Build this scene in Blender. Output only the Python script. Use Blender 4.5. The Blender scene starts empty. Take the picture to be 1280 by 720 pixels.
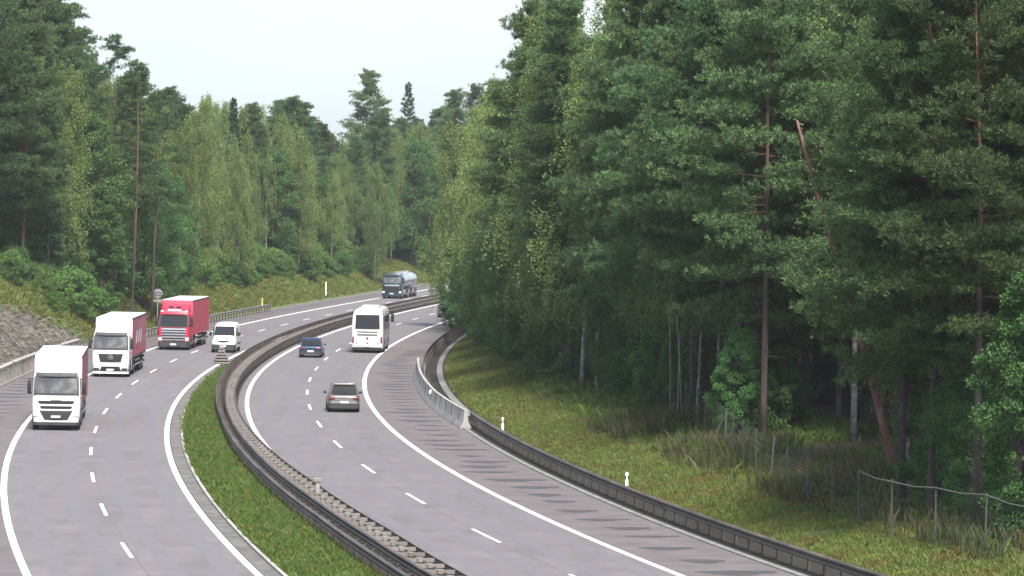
import bpy, bmesh, math, random
import numpy as np
from mathutils import Matrix, Vector

random.seed(7)
RNG = np.random.default_rng(7)
rad = math.radians
SC = bpy.context.scene
COL = SC.collection

# ------------------------------------------------------------------ camera, sky, sun, exposure
CAM_H, FPX, ROLL = 12.517, 5035.5, 0.0186
cd = bpy.data.cameras.new('camera')
cam = bpy.data.objects.new('camera', cd)
COL.objects.link(cam)
cd.sensor_width = 36.0
cd.lens = 36.0 * FPX / 1280.0
cd.shift_y = -(360 - 249.82) / 1280.0
cd.clip_start, cd.clip_end = 1.0, 6000.0
c_, s_ = math.cos(ROLL), math.sin(ROLL)
cam.matrix_world = Matrix(((c_, -s_, 0, 0), (0, 0, -1, 0), (s_, c_, 0, CAM_H), (0, 0, 0, 1)))
SC.camera = cam

SUN_EL, SUN_AZ = rad(54), rad(166)          # azimuth clockwise from +Y: behind the camera, to the right
w = bpy.data.worlds.new('World')
SC.world = w
w.use_nodes = True
nt = w.node_tree
sky = nt.nodes.new('ShaderNodeTexSky')
sky.sky_type = 'NISHITA'
sky.sun_disc = False
sky.sun_elevation = SUN_EL
sky.sun_rotation = SUN_AZ
sky.air_density = 1.0
sky.dust_density = 2.8
sky.ozone_density = 2.6
bg = nt.nodes['Background']
bg.inputs['Strength'].default_value = 0.12
# a thin even cloud layer: the clear sky shows through it only in part
mixn = nt.nodes.new('ShaderNodeMix'); mixn.data_type = 'RGBA'; mixn.inputs['Factor'].default_value = 0.62
mixn.inputs['B'].default_value = (1.30, 1.42, 1.56, 1)
wn = nt.nodes.new('ShaderNodeTexNoise'); wn.inputs['Scale'].default_value = 9.0; wn.inputs['Detail'].default_value = 5.0
wt = nt.nodes.new('ShaderNodeTexCoord'); wm = nt.nodes.new('ShaderNodeMapping'); wm.inputs['Scale'].default_value = (1, 1, 3.5)
nt.links.new(wt.outputs['Generated'], wm.inputs['Vector']); nt.links.new(wm.outputs[0], wn.inputs['Vector'])
wr = nt.nodes.new('ShaderNodeMapRange'); wr.inputs['From Min'].default_value = .3; wr.inputs['From Max'].default_value = .7; wr.inputs['To Min'].default_value = .66; wr.inputs['To Max'].default_value = .84
nt.links.new(wn.outputs['Fac'], wr.inputs['Value']); nt.links.new(wr.outputs[0], mixn.inputs['Factor'])
nt.links.new(sky.outputs[0], mixn.inputs['A'])
nt.links.new(mixn.outputs['Result'], bg.inputs['Color'])
sl = bpy.data.lights.new('sun', 'SUN')
sl.energy = 1.8
sl.angle = rad(13)
sl.color = (1.0, 0.95, 0.88)
so = bpy.data.objects.new('sun', sl)
COL.objects.link(so)
sd = Vector((math.sin(SUN_AZ) * math.cos(SUN_EL), math.cos(SUN_AZ) * math.cos(SUN_EL), math.sin(SUN_EL)))
so.rotation_euler = (-sd).to_track_quat('-Z', 'Y').to_euler()
so.location = (0, -30, 60)
SC.view_settings.view_transform = 'Standard'
SC.view_settings.look = 'None'
SC.view_settings.exposure = 2.36
SC.view_settings.gamma = 1.0
SC.render.engine = 'CYCLES'
SC.cycles.max_bounces = 5
SC.cycles.diffuse_bounces = 3
SC.cycles.glossy_bounces = 2
SC.cycles.transmission_bounces = 3
SC.cycles.volume_bounces = 0
SC.cycles.use_denoising = True

# ------------------------------------------------------------------ object helpers
def tag(o, label=None, cat=None, group=None, kind=None):
    if label: o['label'] = label
    if cat: o['category'] = cat
    if group: o['group'] = group
    if kind: o['kind'] = kind
    return o

def empty(name, loc=(0, 0, 0), rz=0.0):
    o = bpy.data.objects.new(name, None)
    o.location = loc
    o.rotation_euler = (0, 0, rz)
    o.empty_display_size = 0.3
    COL.objects.link(o)
    return o

def link_mesh(name, me, m, parent=None, smooth=None):
    if m is not None:
        for x in (m if isinstance(m, (list, tuple)) else [m]):
            me.materials.append(x)
    if smooth is not None:
        me.polygons.foreach_set('use_smooth', [True] * len(me.polygons))
        if smooth < 179:
            me.set_sharp_from_angle(angle=rad(smooth))
    o = bpy.data.objects.new(name, me)
    if parent is not None: o.parent = parent
    COL.objects.link(o)
    return o

def np_mesh(name, V, F):
    """F: (n,k) int array"""
    V = np.asarray(V, dtype=np.float32); F = np.asarray(F, dtype=np.int32)
    me = bpy.data.meshes.new(name)
    n, k = F.shape
    me.vertices.add(len(V)); me.vertices.foreach_set('co', V.ravel())
    me.loops.add(n * k); me.loops.foreach_set('vertex_index', F.ravel())
    me.polygons.add(n)
    me.polygons.foreach_set('loop_start', np.arange(n, dtype=np.int32) * k)
    me.update(calc_edges=True)
    return me

class MB:
    """collects shapes into one mesh"""
    def __init__(s): s.v = []; s.f = []
    def add(s, V, F):
        b = len(s.v); s.v += [tuple(p) for p in V]; s.f += [tuple(i + b for i in f) for f in F]; return s
    def box(s, x0, x1, y0, y1, z0, z1):
        V = [(x, y, z) for z in (z0, z1) for (x, y) in ((x0, y0), (x1, y0), (x1, y1), (x0, y1))]
        return s.add(V, [(3, 2, 1, 0), (4, 5, 6, 7), (0, 1, 5, 4), (1, 2, 6, 5), (2, 3, 7, 6), (3, 0, 4, 7)])
    def bbox(s, x0, x1, y0, y1, z0, z1, b=0.03, seg=2):
        bm = bmesh.new()
        bmesh.ops.create_cube(bm, size=1)
        for v in bm.verts:
            v.co = ((x0 + x1) / 2 + v.co.x * (x1 - x0), (y0 + y1) / 2 + v.co.y * (y1 - y0), (z0 + z1) / 2 + v.co.z * (z1 - z0))
        bmesh.ops.bevel(bm, geom=bm.edges[:], offset=b, segments=seg, affect='EDGES', profile=0.5)
        bm.verts.index_update()
        s.add([v.co[:] for v in bm.verts], [[v.index for v in f.verts] for f in bm.faces])
        bm.free(); return s
    def rings(s, R, cap=True, loop=True):
        n = len(R[0]); V = [p for r in R for p in r]; F = []
        for i in range(len(R) - 1):
            for j in range(n if loop else n - 1):
                k = (j + 1) % n
                F.append((i * n + j, i * n + k, (i + 1) * n + k, (i + 1) * n + j))
        if cap and loop:
            F.append(tuple(range(n - 1, -1, -1))); F.append(tuple((len(R) - 1) * n + j for j in range(n)))
        return s.add(V, F)
    def tube(s, pts, r, n=8):
        pts = [Vector(p) for p in pts]
        rs = r if isinstance(r, (list, tuple)) else [r] * len(pts)
        R = []
        for i, p in enumerate(pts):
            d = (pts[min(i + 1, len(pts) - 1)] - pts[max(i - 1, 0)]).normalized()
            a = d.cross(Vector((0, 0, 1)))
            if a.length < 1e-3: a = Vector((1, 0, 0))
            a.normalize(); b = a.cross(d)
            R.append([tuple(p + (a * math.cos(2 * math.pi * j / n) + b * math.sin(2 * math.pi * j / n)) * rs[i]) for j in range(n)])
        return s.rings(R)
    def disc_x(s, x0, x1, y, z, prof, n=24):
        """lathe about the X axis; prof: list of (t 0..1 across x0..x1, radius)"""
        R = [[(x0 + (x1 - x0) * t, y + r * math.cos(2 * math.pi * j / n), z + r * math.sin(2 * math.pi * j / n)) for j in range(n)] for t, r in prof]
        return s.rings(R)
    def disc_y(s, y0, y1, x, z, r, n=20):
        R = [[(x + r * math.cos(2 * math.pi * j / n), y, z + r * math.sin(2 * math.pi * j / n)) for j in range(n)] for y in (y0, y1)]
        return s.rings(R)
    def disc_z(s, z0, z1, x, y, r, n=16):
        R = [[(x + r * math.cos(2 * math.pi * j / n), y + r * math.sin(2 * math.pi * j / n), z) for j in range(n)] for z in (z0, z1)]
        return s.rings(R)
    def poly_y(s, pts, y0, y1):
        """polygon in xz, extruded along y"""
        return s.rings([[(x, y0, z) for x, z in pts], [(x, y1, z) for x, z in pts]])
    def poly_x(s, pts, x0, x1):
        return s.rings([[(x0, y, z) for y, z in pts], [(x1, y, z) for y, z in pts]])
    def wrap(s, z0, z1, hw0, hw1, yf, off=0.012, curve=0.03, th=0.05, sgn=1, nx=10, nz=4):
        """curved panel on a front (sgn 1) or rear (sgn -1) face; yf(z) is the face's y at the middle"""
        A = []; B = []
        if off > 0: curve = min(curve, off * .6)
        for i in range(nz + 1):
            t = i / nz; z = z0 + (z1 - z0) * t; hw = hw0 + (hw1 - hw0) * t
            for j in range(nx + 1):
                u = -1 + 2 * j / nx
                y = yf(z) + sgn * (off - curve * abs(u) ** 3)
                A.append((u * hw, y, z)); B.append((u * hw, y - sgn * th, z))
        n = nx + 1; m = (nz + 1) * n; F = []
        for i in range(nz):
            for j in range(nx):
                a = i * n + j
                F.append((a, a + 1, a + n + 1, a + n)); F.append((m + a, m + a + n, m + a + n + 1, m + a + 1))
        for j in range(nx):
            F.append((j, m + j, m + j + 1, j + 1)); a = nz * n + j; F.append((a, a + 1, m + a + 1, m + a))
        for i in range(nz):
            a = i * n; F.append((a, a + n, m + a + n, m + a)); a += nx; F.append((a, m + a, m + a + n, a + n))
        return s.add(A + B, F)
    def mirror_x(s):
        n = len(s.v); s.v += [(-x, y, z) for x, y, z in s.v]; s.f += [tuple(n + i for i in reversed(f)) for f in s.f]; return s
    def mesh(s, name):
        me = bpy.data.meshes.new(name); me.from_pydata(s.v, [], s.f); me.validate()
        bm = bmesh.new(); bm.from_mesh(me); bmesh.ops.recalc_face_normals(bm, faces=bm.faces[:]); bm.to_mesh(me); bm.free()
        return me
    def build(s, name, m, parent=None, smooth=35):
        return link_mesh(name, s.mesh(name), m, parent, smooth)

def rrect(hw, y0, y1, rf, rb, z, n=4):
    """rounded rectangle in plan: y1 is the front"""
    P = []
    for (cx, cy, r, a0) in ((hw - rf, y1 - rf, rf, 0), (-hw + rf, y1 - rf, rf, 90), (-hw + rb, y0 + rb, rb, 180), (hw - rb, y0 + rb, rb, 270)):
        for k in range(n + 1):
            a = rad(a0 + 90 * k / n); P.append((cx + r * math.cos(a), cy + r * math.sin(a), z))
    return P

def copy_tree(o, parent=None):
    c = o.copy(); COL.objects.link(c)
    if parent is not None: c.parent = parent
    for ch in [x for x in KIDS.get(o.name, [])]:
        copy_tree(ch, c)
    return c
KIDS = {}
def remember(o):
    KIDS[o.name] = list(o.children)
    for c in o.children: remember(c)

# ------------------------------------------------------------------ materials
def new_mat(name):
    m = bpy.data.materials.new(name); m.use_nodes = True
    return m, m.node_tree, m.node_tree.nodes['Principled BSDF']

def N(t, typ, **kw):
    n = t.nodes.new(typ)
    for k, v in kw.items():
        if k in n.inputs: n.inputs[k].default_value = v
        else: setattr(n, k, v)
    return n

def ramp(t, stops):
    r = t.nodes.new('ShaderNodeValToRGB')
    e = r.color_ramp.elements
    while len(e) < len(stops): e.new(0.5)
    for i, (p, c) in enumerate(stops):
        e[i].position = p; e[i].color = (*c, 1) if len(c) == 3 else c
    return r

def paint(name, col, rough=0.35, metal=0.0, coat=0.0, dirt=0.12, scale=3.0):
    """a solid colour with slight uneven grime"""
    m, t, b = new_mat(name)
    tc = N(t, 'ShaderNodeTexCoord')
    nz = N(t, 'ShaderNodeTexNoise', Scale=scale, Detail=5.0, Roughness=0.6)
    t.links.new(tc.outputs['Object'], nz.inputs['Vector'])
    d = tuple(c * (1 - dirt) * 0.9 for c in col); l = tuple(min(1, c * (1 + dirt * 0.4)) for c in col)
    r = ramp(t, [(0.32, d), (0.62, l)])
    t.links.new(nz.outputs['Fac'], r.inputs[0]); t.links.new(r.outputs[0], b.inputs['Base Color'])
    b.inputs['Roughness'].default_value = rough; b.inputs['Metallic'].default_value = metal
    b.inputs['Coat Weight'].default_value = coat; b.inputs['Coat Roughness'].default_value = 0.08
    return m

def ground_mat(name, stops, scale, rough=0.95, bump=0.3, bscale=6.0, stretch=None, detail=7.0, second=None):
    """world-position noise through a colour ramp, with bump"""
    m, t, b = new_mat(name)
    g = N(t, 'ShaderNodeNewGeometry')
    src = g.outputs['Position']
    if stretch:
        mp = N(t, 'ShaderNodeMapping'); mp.inputs['Scale'].default_value = stretch
        t.links.new(src, mp.inputs['Vector']); src = mp.outputs[0]
    nz = N(t, 'ShaderNodeTexNoise', Scale=scale, Detail=detail, Roughness=0.62)
    t.links.new(src, nz.inputs['Vector'])
    r = ramp(t, stops); t.links.new(nz.outputs['Fac'], r.inputs[0])
    out = r.outputs[0]
    if second:
        sc2, st2, fac = second[:3]; src2 = src
        if len(second) > 3:
            m2 = N(t, 'ShaderNodeMapping'); m2.inputs['Scale'].default_value = second[3]; t.links.new(src, m2.inputs['Vector']); src2 = m2.outputs[0]
        n2 = N(t, 'ShaderNodeTexNoise', Scale=sc2, Detail=5.0, Roughness=0.6); t.links.new(src2, n2.inputs['Vector'])
        r2 = ramp(t, st2); t.links.new(n2.outputs['Fac'], r2.inputs[0])
        mx = N(t, 'ShaderNodeMix', data_type='RGBA', blend_type='MULTIPLY'); mx.inputs['Factor'].default_value = fac
        t.links.new(out, mx.inputs['A']); t.links.new(r2.outputs[0], mx.inputs['B']); out = mx.outputs['Result']
    t.links.new(out, b.inputs['Base Color'])
    b.inputs['Roughness'].default_value = rough
    b.inputs['Specular IOR Level'].default_value = 0.25
    if bump:
        nb = N(t, 'ShaderNodeTexNoise', Scale=bscale, Detail=8.0); t.links.new(src, nb.inputs['Vector'])
        bp = N(t, 'ShaderNodeBump', Strength=bump, Distance=0.1); t.links.new(nb.outputs['Fac'], bp.inputs['Height'])
        t.links.new(bp.outputs[0], b.inputs['Normal'])
    return m

def leaf_mat(name, dark, mid, light, trans=0.3, hue=0.03, lum=0.35, patch=None):
    m, t, b = new_mat(name)
    t.nodes.remove(b)
    out = t.nodes['Material Output']
    g = N(t, 'ShaderNodeNewGeometry'); oi = N(t, 'ShaderNodeObjectInfo')
    r = ramp(t, [(0.0, dark), (0.55, mid), (1.0, light)])
    t.links.new(g.outputs['Random Per Island'], r.inputs[0])
    hs = N(t, 'ShaderNodeHueSaturation')
    mh = N(t, 'ShaderNodeMapRange'); mh.inputs['To Min'].default_value = 0.5 - hue; mh.inputs['To Max'].default_value = 0.5 + hue
    mv = N(t, 'ShaderNodeMapRange'); mv.inputs['To Min'].default_value = 1 - lum; mv.inputs['To Max'].default_value = 1 + lum
    t.links.new(oi.outputs['Random'], mh.inputs['Value'])
    wn = N(t, 'ShaderNodeTexWhiteNoise', noise_dimensions='1D'); t.links.new(oi.outputs['Random'], wn.inputs['W'])
    t.links.new(wn.outputs['Value'], mv.inputs['Value'])
    t.links.new(mh.outputs[0], hs.inputs['Hue']); t.links.new(mv.outputs[0], hs.inputs['Value'])
    t.links.new(r.outputs[0], hs.inputs['Color'])
    col = hs.outputs[0]
    if patch:
        sc, st = patch
        nz = N(t, 'ShaderNodeTexNoise', Scale=sc, Detail=6.0, Roughness=0.65); t.links.new(g.outputs['Position'], nz.inputs['Vector'])
        pr = ramp(t, st); t.links.new(nz.outputs['Fac'], pr.inputs[0])
        pm = N(t, 'ShaderNodeMix', data_type='RGBA', blend_type='MULTIPLY'); pm.inputs['Factor'].default_value = 1.0
        t.links.new(col, pm.inputs['A']); t.links.new(pr.outputs[0], pm.inputs['B']); col = pm.outputs['Result']
    d = N(t, 'ShaderNodeBsdfDiffuse'); tr = N(t, 'ShaderNodeBsdfTranslucent')
    mx = N(t, 'ShaderNodeMixShader'); mx.inputs[0].default_value = trans
    for s in (d, tr): t.links.new(col, s.inputs['Color'])
    t.links.new(d.outputs[0], mx.inputs[1]); t.links.new(tr.outputs[0], mx.inputs[2])
    t.links.new(mx.outputs[0], out.inputs['Surface'])
    return m

def bark_mat(name, stops_low, stops_high, z0, z1, scale=(6, 6, 1.2)):
    """bark that changes from its lower to its upper colour along the trunk"""
    m, t, b = new_mat(name)
    tc = N(t, 'ShaderNodeTexCoord'); mp = N(t, 'ShaderNodeMapping'); mp.inputs['Scale'].default_value = scale
    t.links.new(tc.outputs['Object'], mp.inputs['Vector'])
    nz = N(t, 'ShaderNodeTexNoise', Scale=1.0, Detail=6.0, Roughness=0.65); t.links.new(mp.outputs[0], nz.inputs['Vector'])
    a = ramp(t, stops_low); h = ramp(t, stops_high)
    t.links.new(nz.outputs['Fac'], a.inputs[0]); t.links.new(nz.outputs['Fac'], h.inputs[0])
    sx = N(t, 'ShaderNodeSeparateXYZ'); t.links.new(tc.outputs['Object'], sx.inputs[0])
    mr = N(t, 'ShaderNodeMapRange'); mr.inputs['From Min'].default_value = z0; mr.inputs['From Max'].default_value = z1
    t.links.new(sx.outputs['Z'], mr.inputs['Value'])
    mx = N(t, 'ShaderNodeMix', data_type='RGBA')
    t.links.new(mr.outputs[0], mx.inputs['Factor']); t.links.new(a.outputs[0], mx.inputs['A']); t.links.new(h.outputs[0], mx.inputs['B'])
    t.links.new(mx.outputs['Result'], b.inputs['Base Color']); b.inputs['Roughness'].default_value = 0.9
    bp = N(t, 'ShaderNodeBump', Strength=0.6, Distance=0.05); t.links.new(nz.outputs['Fac'], bp.inputs['Height']); t.links.new(bp.outputs[0], b.inputs['Normal'])
    return m

M = {}
M['asphalt'] = ground_mat('asphalt', [(0.3, (0.1089, 0.0992, 0.1030)), (0.55, (0.1308, 0.1197, 0.1236)), (0.75, (0.1493, 0.1371, 0.1411))], 0.35, 0.85, 0.12, 25.0, None, 8.0,
                          (0.9, [(0.32, (0.88, 0.88, 0.90)), (0.5, (0.97, 0.97, 0.98)), (0.66, (1.04, 1.03, 1.03))], 1.0, (1.0, 0.03, 1.0)))
M['shoulder'] = ground_mat('shoulder_asphalt', [(0.3, (0.0902, 0.0797, 0.0817)), (0.6, (0.1193, 0.1065, 0.1087)), (0.8, (0.1398, 0.1249, 0.1272))], 0.6, 0.9, 0.2, 20.0)
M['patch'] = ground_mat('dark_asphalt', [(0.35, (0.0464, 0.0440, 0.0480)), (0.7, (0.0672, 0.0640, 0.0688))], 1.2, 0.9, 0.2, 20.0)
M['tyre_track'] = ground_mat('worn_lane', [(0.35, (0.1123, 0.1061, 0.1177)), (0.7, (0.1267, 0.1195, 0.1321))], 0.8, 0.85, 0.1, 20.0)
M['stain'] = ground_mat('oil_stain', [(0.35, (0.085, 0.080, 0.085)), (0.7, (0.125, 0.118, 0.124))], 2.0, 0.8, 0.1, 20.0)
M['line'] = ground_mat('white_line', [(0.30, (0.36, 0.36, 0.36)), (0.44, (0.60, 0.60, 0.60)), (0.6, (0.74, 0.74, 0.74))], 2.2, 0.7, 0.1, 20.0)
M['concrete'] = ground_mat('concrete', [(0.3, (0.1950, 0.1852, 0.1706)), (0.5, (0.2925, 0.2778, 0.2584)), (0.75, (0.3705, 0.3558, 0.3315))], 0.9, 0.9, 0.25, 8.0)
M['concrete_wall'] = ground_mat('wall_concrete', [(0.3, (0.2325, 0.2108, 0.1631)), (0.5, (0.4185, 0.3932, 0.3262)), (0.75, (0.5347, 0.5016, 0.4350))], 0.8, 0.9, 0.25, 8.0, (1, 0.6, 0.35))
M['kerb'] = ground_mat('kerb_concrete', [(0.3, (0.1120, 0.1085, 0.1050)), (0.6, (0.1890, 0.1820, 0.1750))], 1.4, 0.9, 0.3, 10.0)
M['gutter'] = ground_mat('gutter_concrete', [(0.3, (0.060, 0.056, 0.052)), (0.5, (0.105, 0.100, 0.094)), (0.7, (0.150, 0.143, 0.134))], 1.0, 0.9, 0.3, 10.0)
M['steel'] = ground_mat('weathered_steel', [(0.3, (0.0374, 0.0282, 0.0252)), (0.55, (0.0719, 0.0576, 0.0503)), (0.75, (0.1222, 0.0998, 0.0858))], 1.1, 0.55, 0.05, 8.0, (1, 0.25, 1))
for k_ in ('steel',): M[k_].node_tree.nodes['Principled BSDF'].inputs['Specular IOR Level'].default_value = 0.12
M['steel_light'] = ground_mat('galvanised_steel', [(0.3, (0.1235, 0.1098, 0.1003)), (0.6, (0.1995, 0.1800, 0.1658))], 1.1, 0.5, 0.05, 8.0)
M['fence'] = paint('fence_steel', (0.085, 0.082, 0.074), 0.6, 0.2, 0, 0.3, 2.0)
M['verge'] = ground_mat('verge_soil', [(0.28, (0.055, 0.050, 0.028)), (0.45, (0.060, 0.085, 0.022)), (0.6, (0.090, 0.115, 0.030)), (0.8, (0.135, 0.120, 0.045))], 0.25, 1.0, 0.6, 4.0, None, 9.0)
M['median'] = ground_mat('median_soil', [(0.3, (0.045, 0.05, 0.018)), (0.55, (0.06, 0.09, 0.02)), (0.8, (0.11, 0.10, 0.045))], 0.5, 1.0, 0.6, 5.0, None, 9.0)
M['forest_floor'] = ground_mat('forest_floor', [(0.3, (0.030, 0.022, 0.018)), (0.5, (0.060, 0.042, 0.034)), (0.65, (0.045, 0.055, 0.022)), (0.8, (0.085, 0.065, 0.05))], 0.35, 1.0, 0.6, 3.0, None, 9.0)
M['rock'] = ground_mat('rock', [(0.3, (0.0473, 0.0420, 0.0361)), (0.5, (0.1103, 0.0980, 0.0855)), (0.68, (0.1785, 0.1600, 0.1377)), (0.8, (0.0735, 0.0850, 0.0333))], 0.8, 0.95, 1.0, 2.5, None, 10.0)
M['gravel'] = ground_mat('gravel', [(0.3, (0.0109, 0.0099, 0.0084)), (0.5, (0.0273, 0.0248, 0.0213)), (0.7, (0.0248, 0.0258, 0.0129))], 2.5, 1.0, 0.8, 6.0, None, 9.0)
M['soil'] = ground_mat('bare_soil', [(0.3, (0.10, 0.06, 0.045)), (0.6, (0.17, 0.115, 0.085)), (0.8, (0.10, 0.10, 0.05))], 0.7, 1.0, 0.6, 4.0)

M['white'] = paint('white_paint', (0.66, 0.66, 0.65), 0.35, 0, 0.3, 0.07, 1.5)
M['offwhite'] = paint('coach_white', (0.52, 0.52, 0.515), 0.35, 0, 0.3, 0.08, 1.5)
M['tarp_white'] = paint('white_sheeting', (0.68, 0.67, 0.66), 0.55, 0, 0, 0.10, 0.8)
M['red'] = paint('red_paint', (0.44, 0.014, 0.045), 0.35, 0, 0.3, 0.15, 1.5)
M['tarp_red'] = paint('red_sheeting', (0.47, 0.045, 0.085), 0.5, 0, 0.1, 0.15, 0.8)
M['tarp_maroon'] = paint('dull_red_sheeting', (0.30, 0.105, 0.12), 0.55, 0, 0, 0.2, 0.8)
M['tarp_red2'] = paint('faded_red_sheeting', (0.36, 0.075, 0.14), 0.5, 0, 0.1, 0.2, 0.8)
M['black'] = paint('black_plastic', (0.012, 0.012, 0.013), 0.5, 0, 0, 0.2, 4.0)
M['dark'] = paint('dark_grey_plastic', (0.035, 0.035, 0.038), 0.55, 0, 0, 0.2, 4.0)
M['tyre'] = paint('tyre_rubber', (0.018, 0.018, 0.018), 0.9, 0, 0, 0.3, 6.0)
M['rim'] = paint('wheel_metal', (0.38, 0.38, 0.39), 0.4, 0.6, 0, 0.25, 6.0)
M['chrome'] = paint('chrome', (0.60, 0.60, 0.61), 0.25, 0.8, 0, 0.1, 5.0)
M['silver'] = paint('silver_paint', (0.13, 0.112, 0.105), 0.4, 0.3, 0.3, 0.08, 2.0)
M['blue'] = paint('dark_blue_paint', (0.010, 0.024, 0.075), 0.35, 0.2, 0.5, 0.08, 2.0)
M['petrol'] = paint('dark_petrol_paint', (0.018, 0.035, 0.050), 0.3, 0.1, 0.6, 0.12, 2.0)
M['tank'] = paint('brushed_tank', (0.50, 0.52, 0.54), 0.3, 0.7, 0, 0.12, 1.5)
M['grey_car'] = paint('dark_grey_paint', (0.05, 0.05, 0.055), 0.3, 0.3, 0.6, 0.1, 2.0)
M['lamp'] = paint('headlamp_lens', (0.70, 0.72, 0.74), 0.12, 0.1, 0.6, 0.03, 3.0)
M['tail'] = paint('tail_lamp_lens', (0.13, 0.010, 0.010), 0.2, 0, 0.6, 0.1, 3.0)
M['amber'] = paint('amber_lens', (0.55, 0.16, 0.01), 0.2, 0, 0.5, 0.05, 3.0)
M['plate'] = paint('plate_white', (0.78, 0.78, 0.76), 0.5, 0, 0, 0.04, 8.0)
M['reflector'] = paint('reflector_yellow', (0.80, 0.62, 0.10), 0.3, 0, 0.3, 0.05, 8.0)
M['post_white'] = paint('post_white', (0.78, 0.78, 0.76), 0.5, 0, 0, 0.08, 6.0)
M['sign_grey'] = paint('sign_back_grey', (0.32, 0.32, 0.33), 0.5, 0.3, 0, 0.12, 4.0)
def glass_mat():
    m, t, b = new_mat('tinted_glass')
    b.inputs['Base Color'].default_value = (0.012, 0.014, 0.016, 1); b.inputs['Roughness'].default_value = 0.08
    b.inputs['Specular IOR Level'].default_value = 0.35
    return m
M['glass'] = glass_mat()
m, t, b = new_mat('windscreen_painted_reflections')
tc = N(t, 'ShaderNodeTexCoord'); nz = N(t, 'ShaderNodeTexNoise', Scale=1.6, Detail=3.0); t.links.new(tc.outputs['Object'], nz.inputs['Vector'])
r = ramp(t, [(0.38, (0.03, 0.033, 0.036)), (0.52, (0.062, 0.065, 0.068)), (0.68, (0.13, 0.134, 0.134))]); t.links.new(nz.outputs['Fac'], r.inputs[0]); t.links.new(r.outputs[0], b.inputs['Base Color'])  # pale blotches in the base colour stand in for reflections on the glass
b.inputs['Roughness'].default_value = 0.08; b.inputs['Specular IOR Level'].default_value = 0.7
M['screen'] = m

M['pine_leaf'] = leaf_mat('pine_needles', (0.032, 0.064, 0.030), (0.070, 0.126, 0.050), (0.150, 0.215, 0.088), 0.18, 0.026, 0.36)
M['spruce_leaf'] = leaf_mat('spruce_needles', (0.024, 0.054, 0.032), (0.048, 0.096, 0.048), (0.090, 0.148, 0.066), 0.12, 0.022, 0.3)
M['birch_leaf'] = leaf_mat('birch_leaves', (0.090, 0.138, 0.044), (0.148, 0.206, 0.066), (0.235, 0.288, 0.108), 0.35, 0.018, 0.20)
M['broad_leaf'] = leaf_mat('broad_leaves', (0.042, 0.095, 0.032), (0.075, 0.150, 0.048), (0.120, 0.205, 0.070), 0.3, 0.02, 0.25)
M['shrub_leaf'] = leaf_mat('shrub_leaves', (0.060, 0.125, 0.034), (0.105, 0.190, 0.055), (0.165, 0.250, 0.080), 0.3, 0.02, 0.22)
M['pine_bark'] = bark_mat('pine_bark', [(0.3, (0.020, 0.016, 0.014)), (0.7, (0.060, 0.046, 0.040))], [(0.3, (0.055, 0.030, 0.020)), (0.7, (0.13, 0.068, 0.046))], 7.0, 13.0)
M['spruce_bark'] = bark_mat('spruce_bark', [(0.3, (0.022, 0.018, 0.016)), (0.7, (0.065, 0.052, 0.045))], [(0.3, (0.03, 0.022, 0.018)), (0.7, (0.07, 0.05, 0.04))], 5.0, 12.0)
M['birch_bark'] = bark_mat('birch_bark', [(0.36, (0.03, 0.028, 0.026)), (0.48, (0.20, 0.195, 0.18)), (0.8, (0.34, 0.33, 0.31))], [(0.34, (0.05, 0.04, 0.03)), (0.55, (0.11, 0.10, 0.08)), (0.8, (0.22, 0.20, 0.175))], 3.0, 11.0, (1.5, 1.5, 4.0))
M['birch_twig'] = paint('birch_twigs', (0.09, 0.07, 0.055), 0.9, 0, 0, 0.3, 3.0)
M['grass_blade'] = leaf_mat('grass_blades', (0.090, 0.118, 0.030), (0.155, 0.185, 0.050), (0.255, 0.245, 0.105), 0.3, 0.0, 0.0, (0.45, [(0.36, (0.98, 0.72, 0.78)), (0.44, (0.95, 0.84, 0.86)), (0.52, (0.80, 0.95, 0.85)), (0.62, (1.0, 1.05, 0.9)), (0.72, (1.35, 1.15, 1.2))]))
M['median_blade'] = leaf_mat('median_blades', (0.055, 0.105, 0.020), (0.108, 0.158, 0.042), (0.170, 0.205, 0.075), 0.3, 0.0, 0.0, (0.8, [(0.32, (1.25, 0.80, 0.75)), (0.43, (1.10, 0.95, 0.9)), (0.52, (0.80, 0.95, 0.85)), (0.57, (1.0, 1.0, 0.95)), (0.64, (1.45, 1.12, 1.35))]))
M['tall_blade'] = leaf_mat('tall_blades', (0.045, 0.055, 0.028), (0.085, 0.095, 0.045), (0.150, 0.140, 0.080), 0.3, 0.0, 0.0, (0.7, [(0.32, (1.25, 0.80, 0.75)), (0.43, (1.10, 0.95, 0.9)), (0.52, (0.80, 0.95, 0.85)), (0.62, (1.0, 1.05, 0.9)), (0.72, (1.35, 1.15, 1.2))]))
M['pale_stem'] = paint('pale_stem', (0.17, 0.175, 0.135), 0.9, 0, 0, 0.35, 3.0)
M['dry_twig'] = leaf_mat('dry_twigs', (0.055, 0.048, 0.042), (0.13, 0.12, 0.105), (0.24, 0.225, 0.20), 0.0, 0.0, 0.0)

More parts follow.
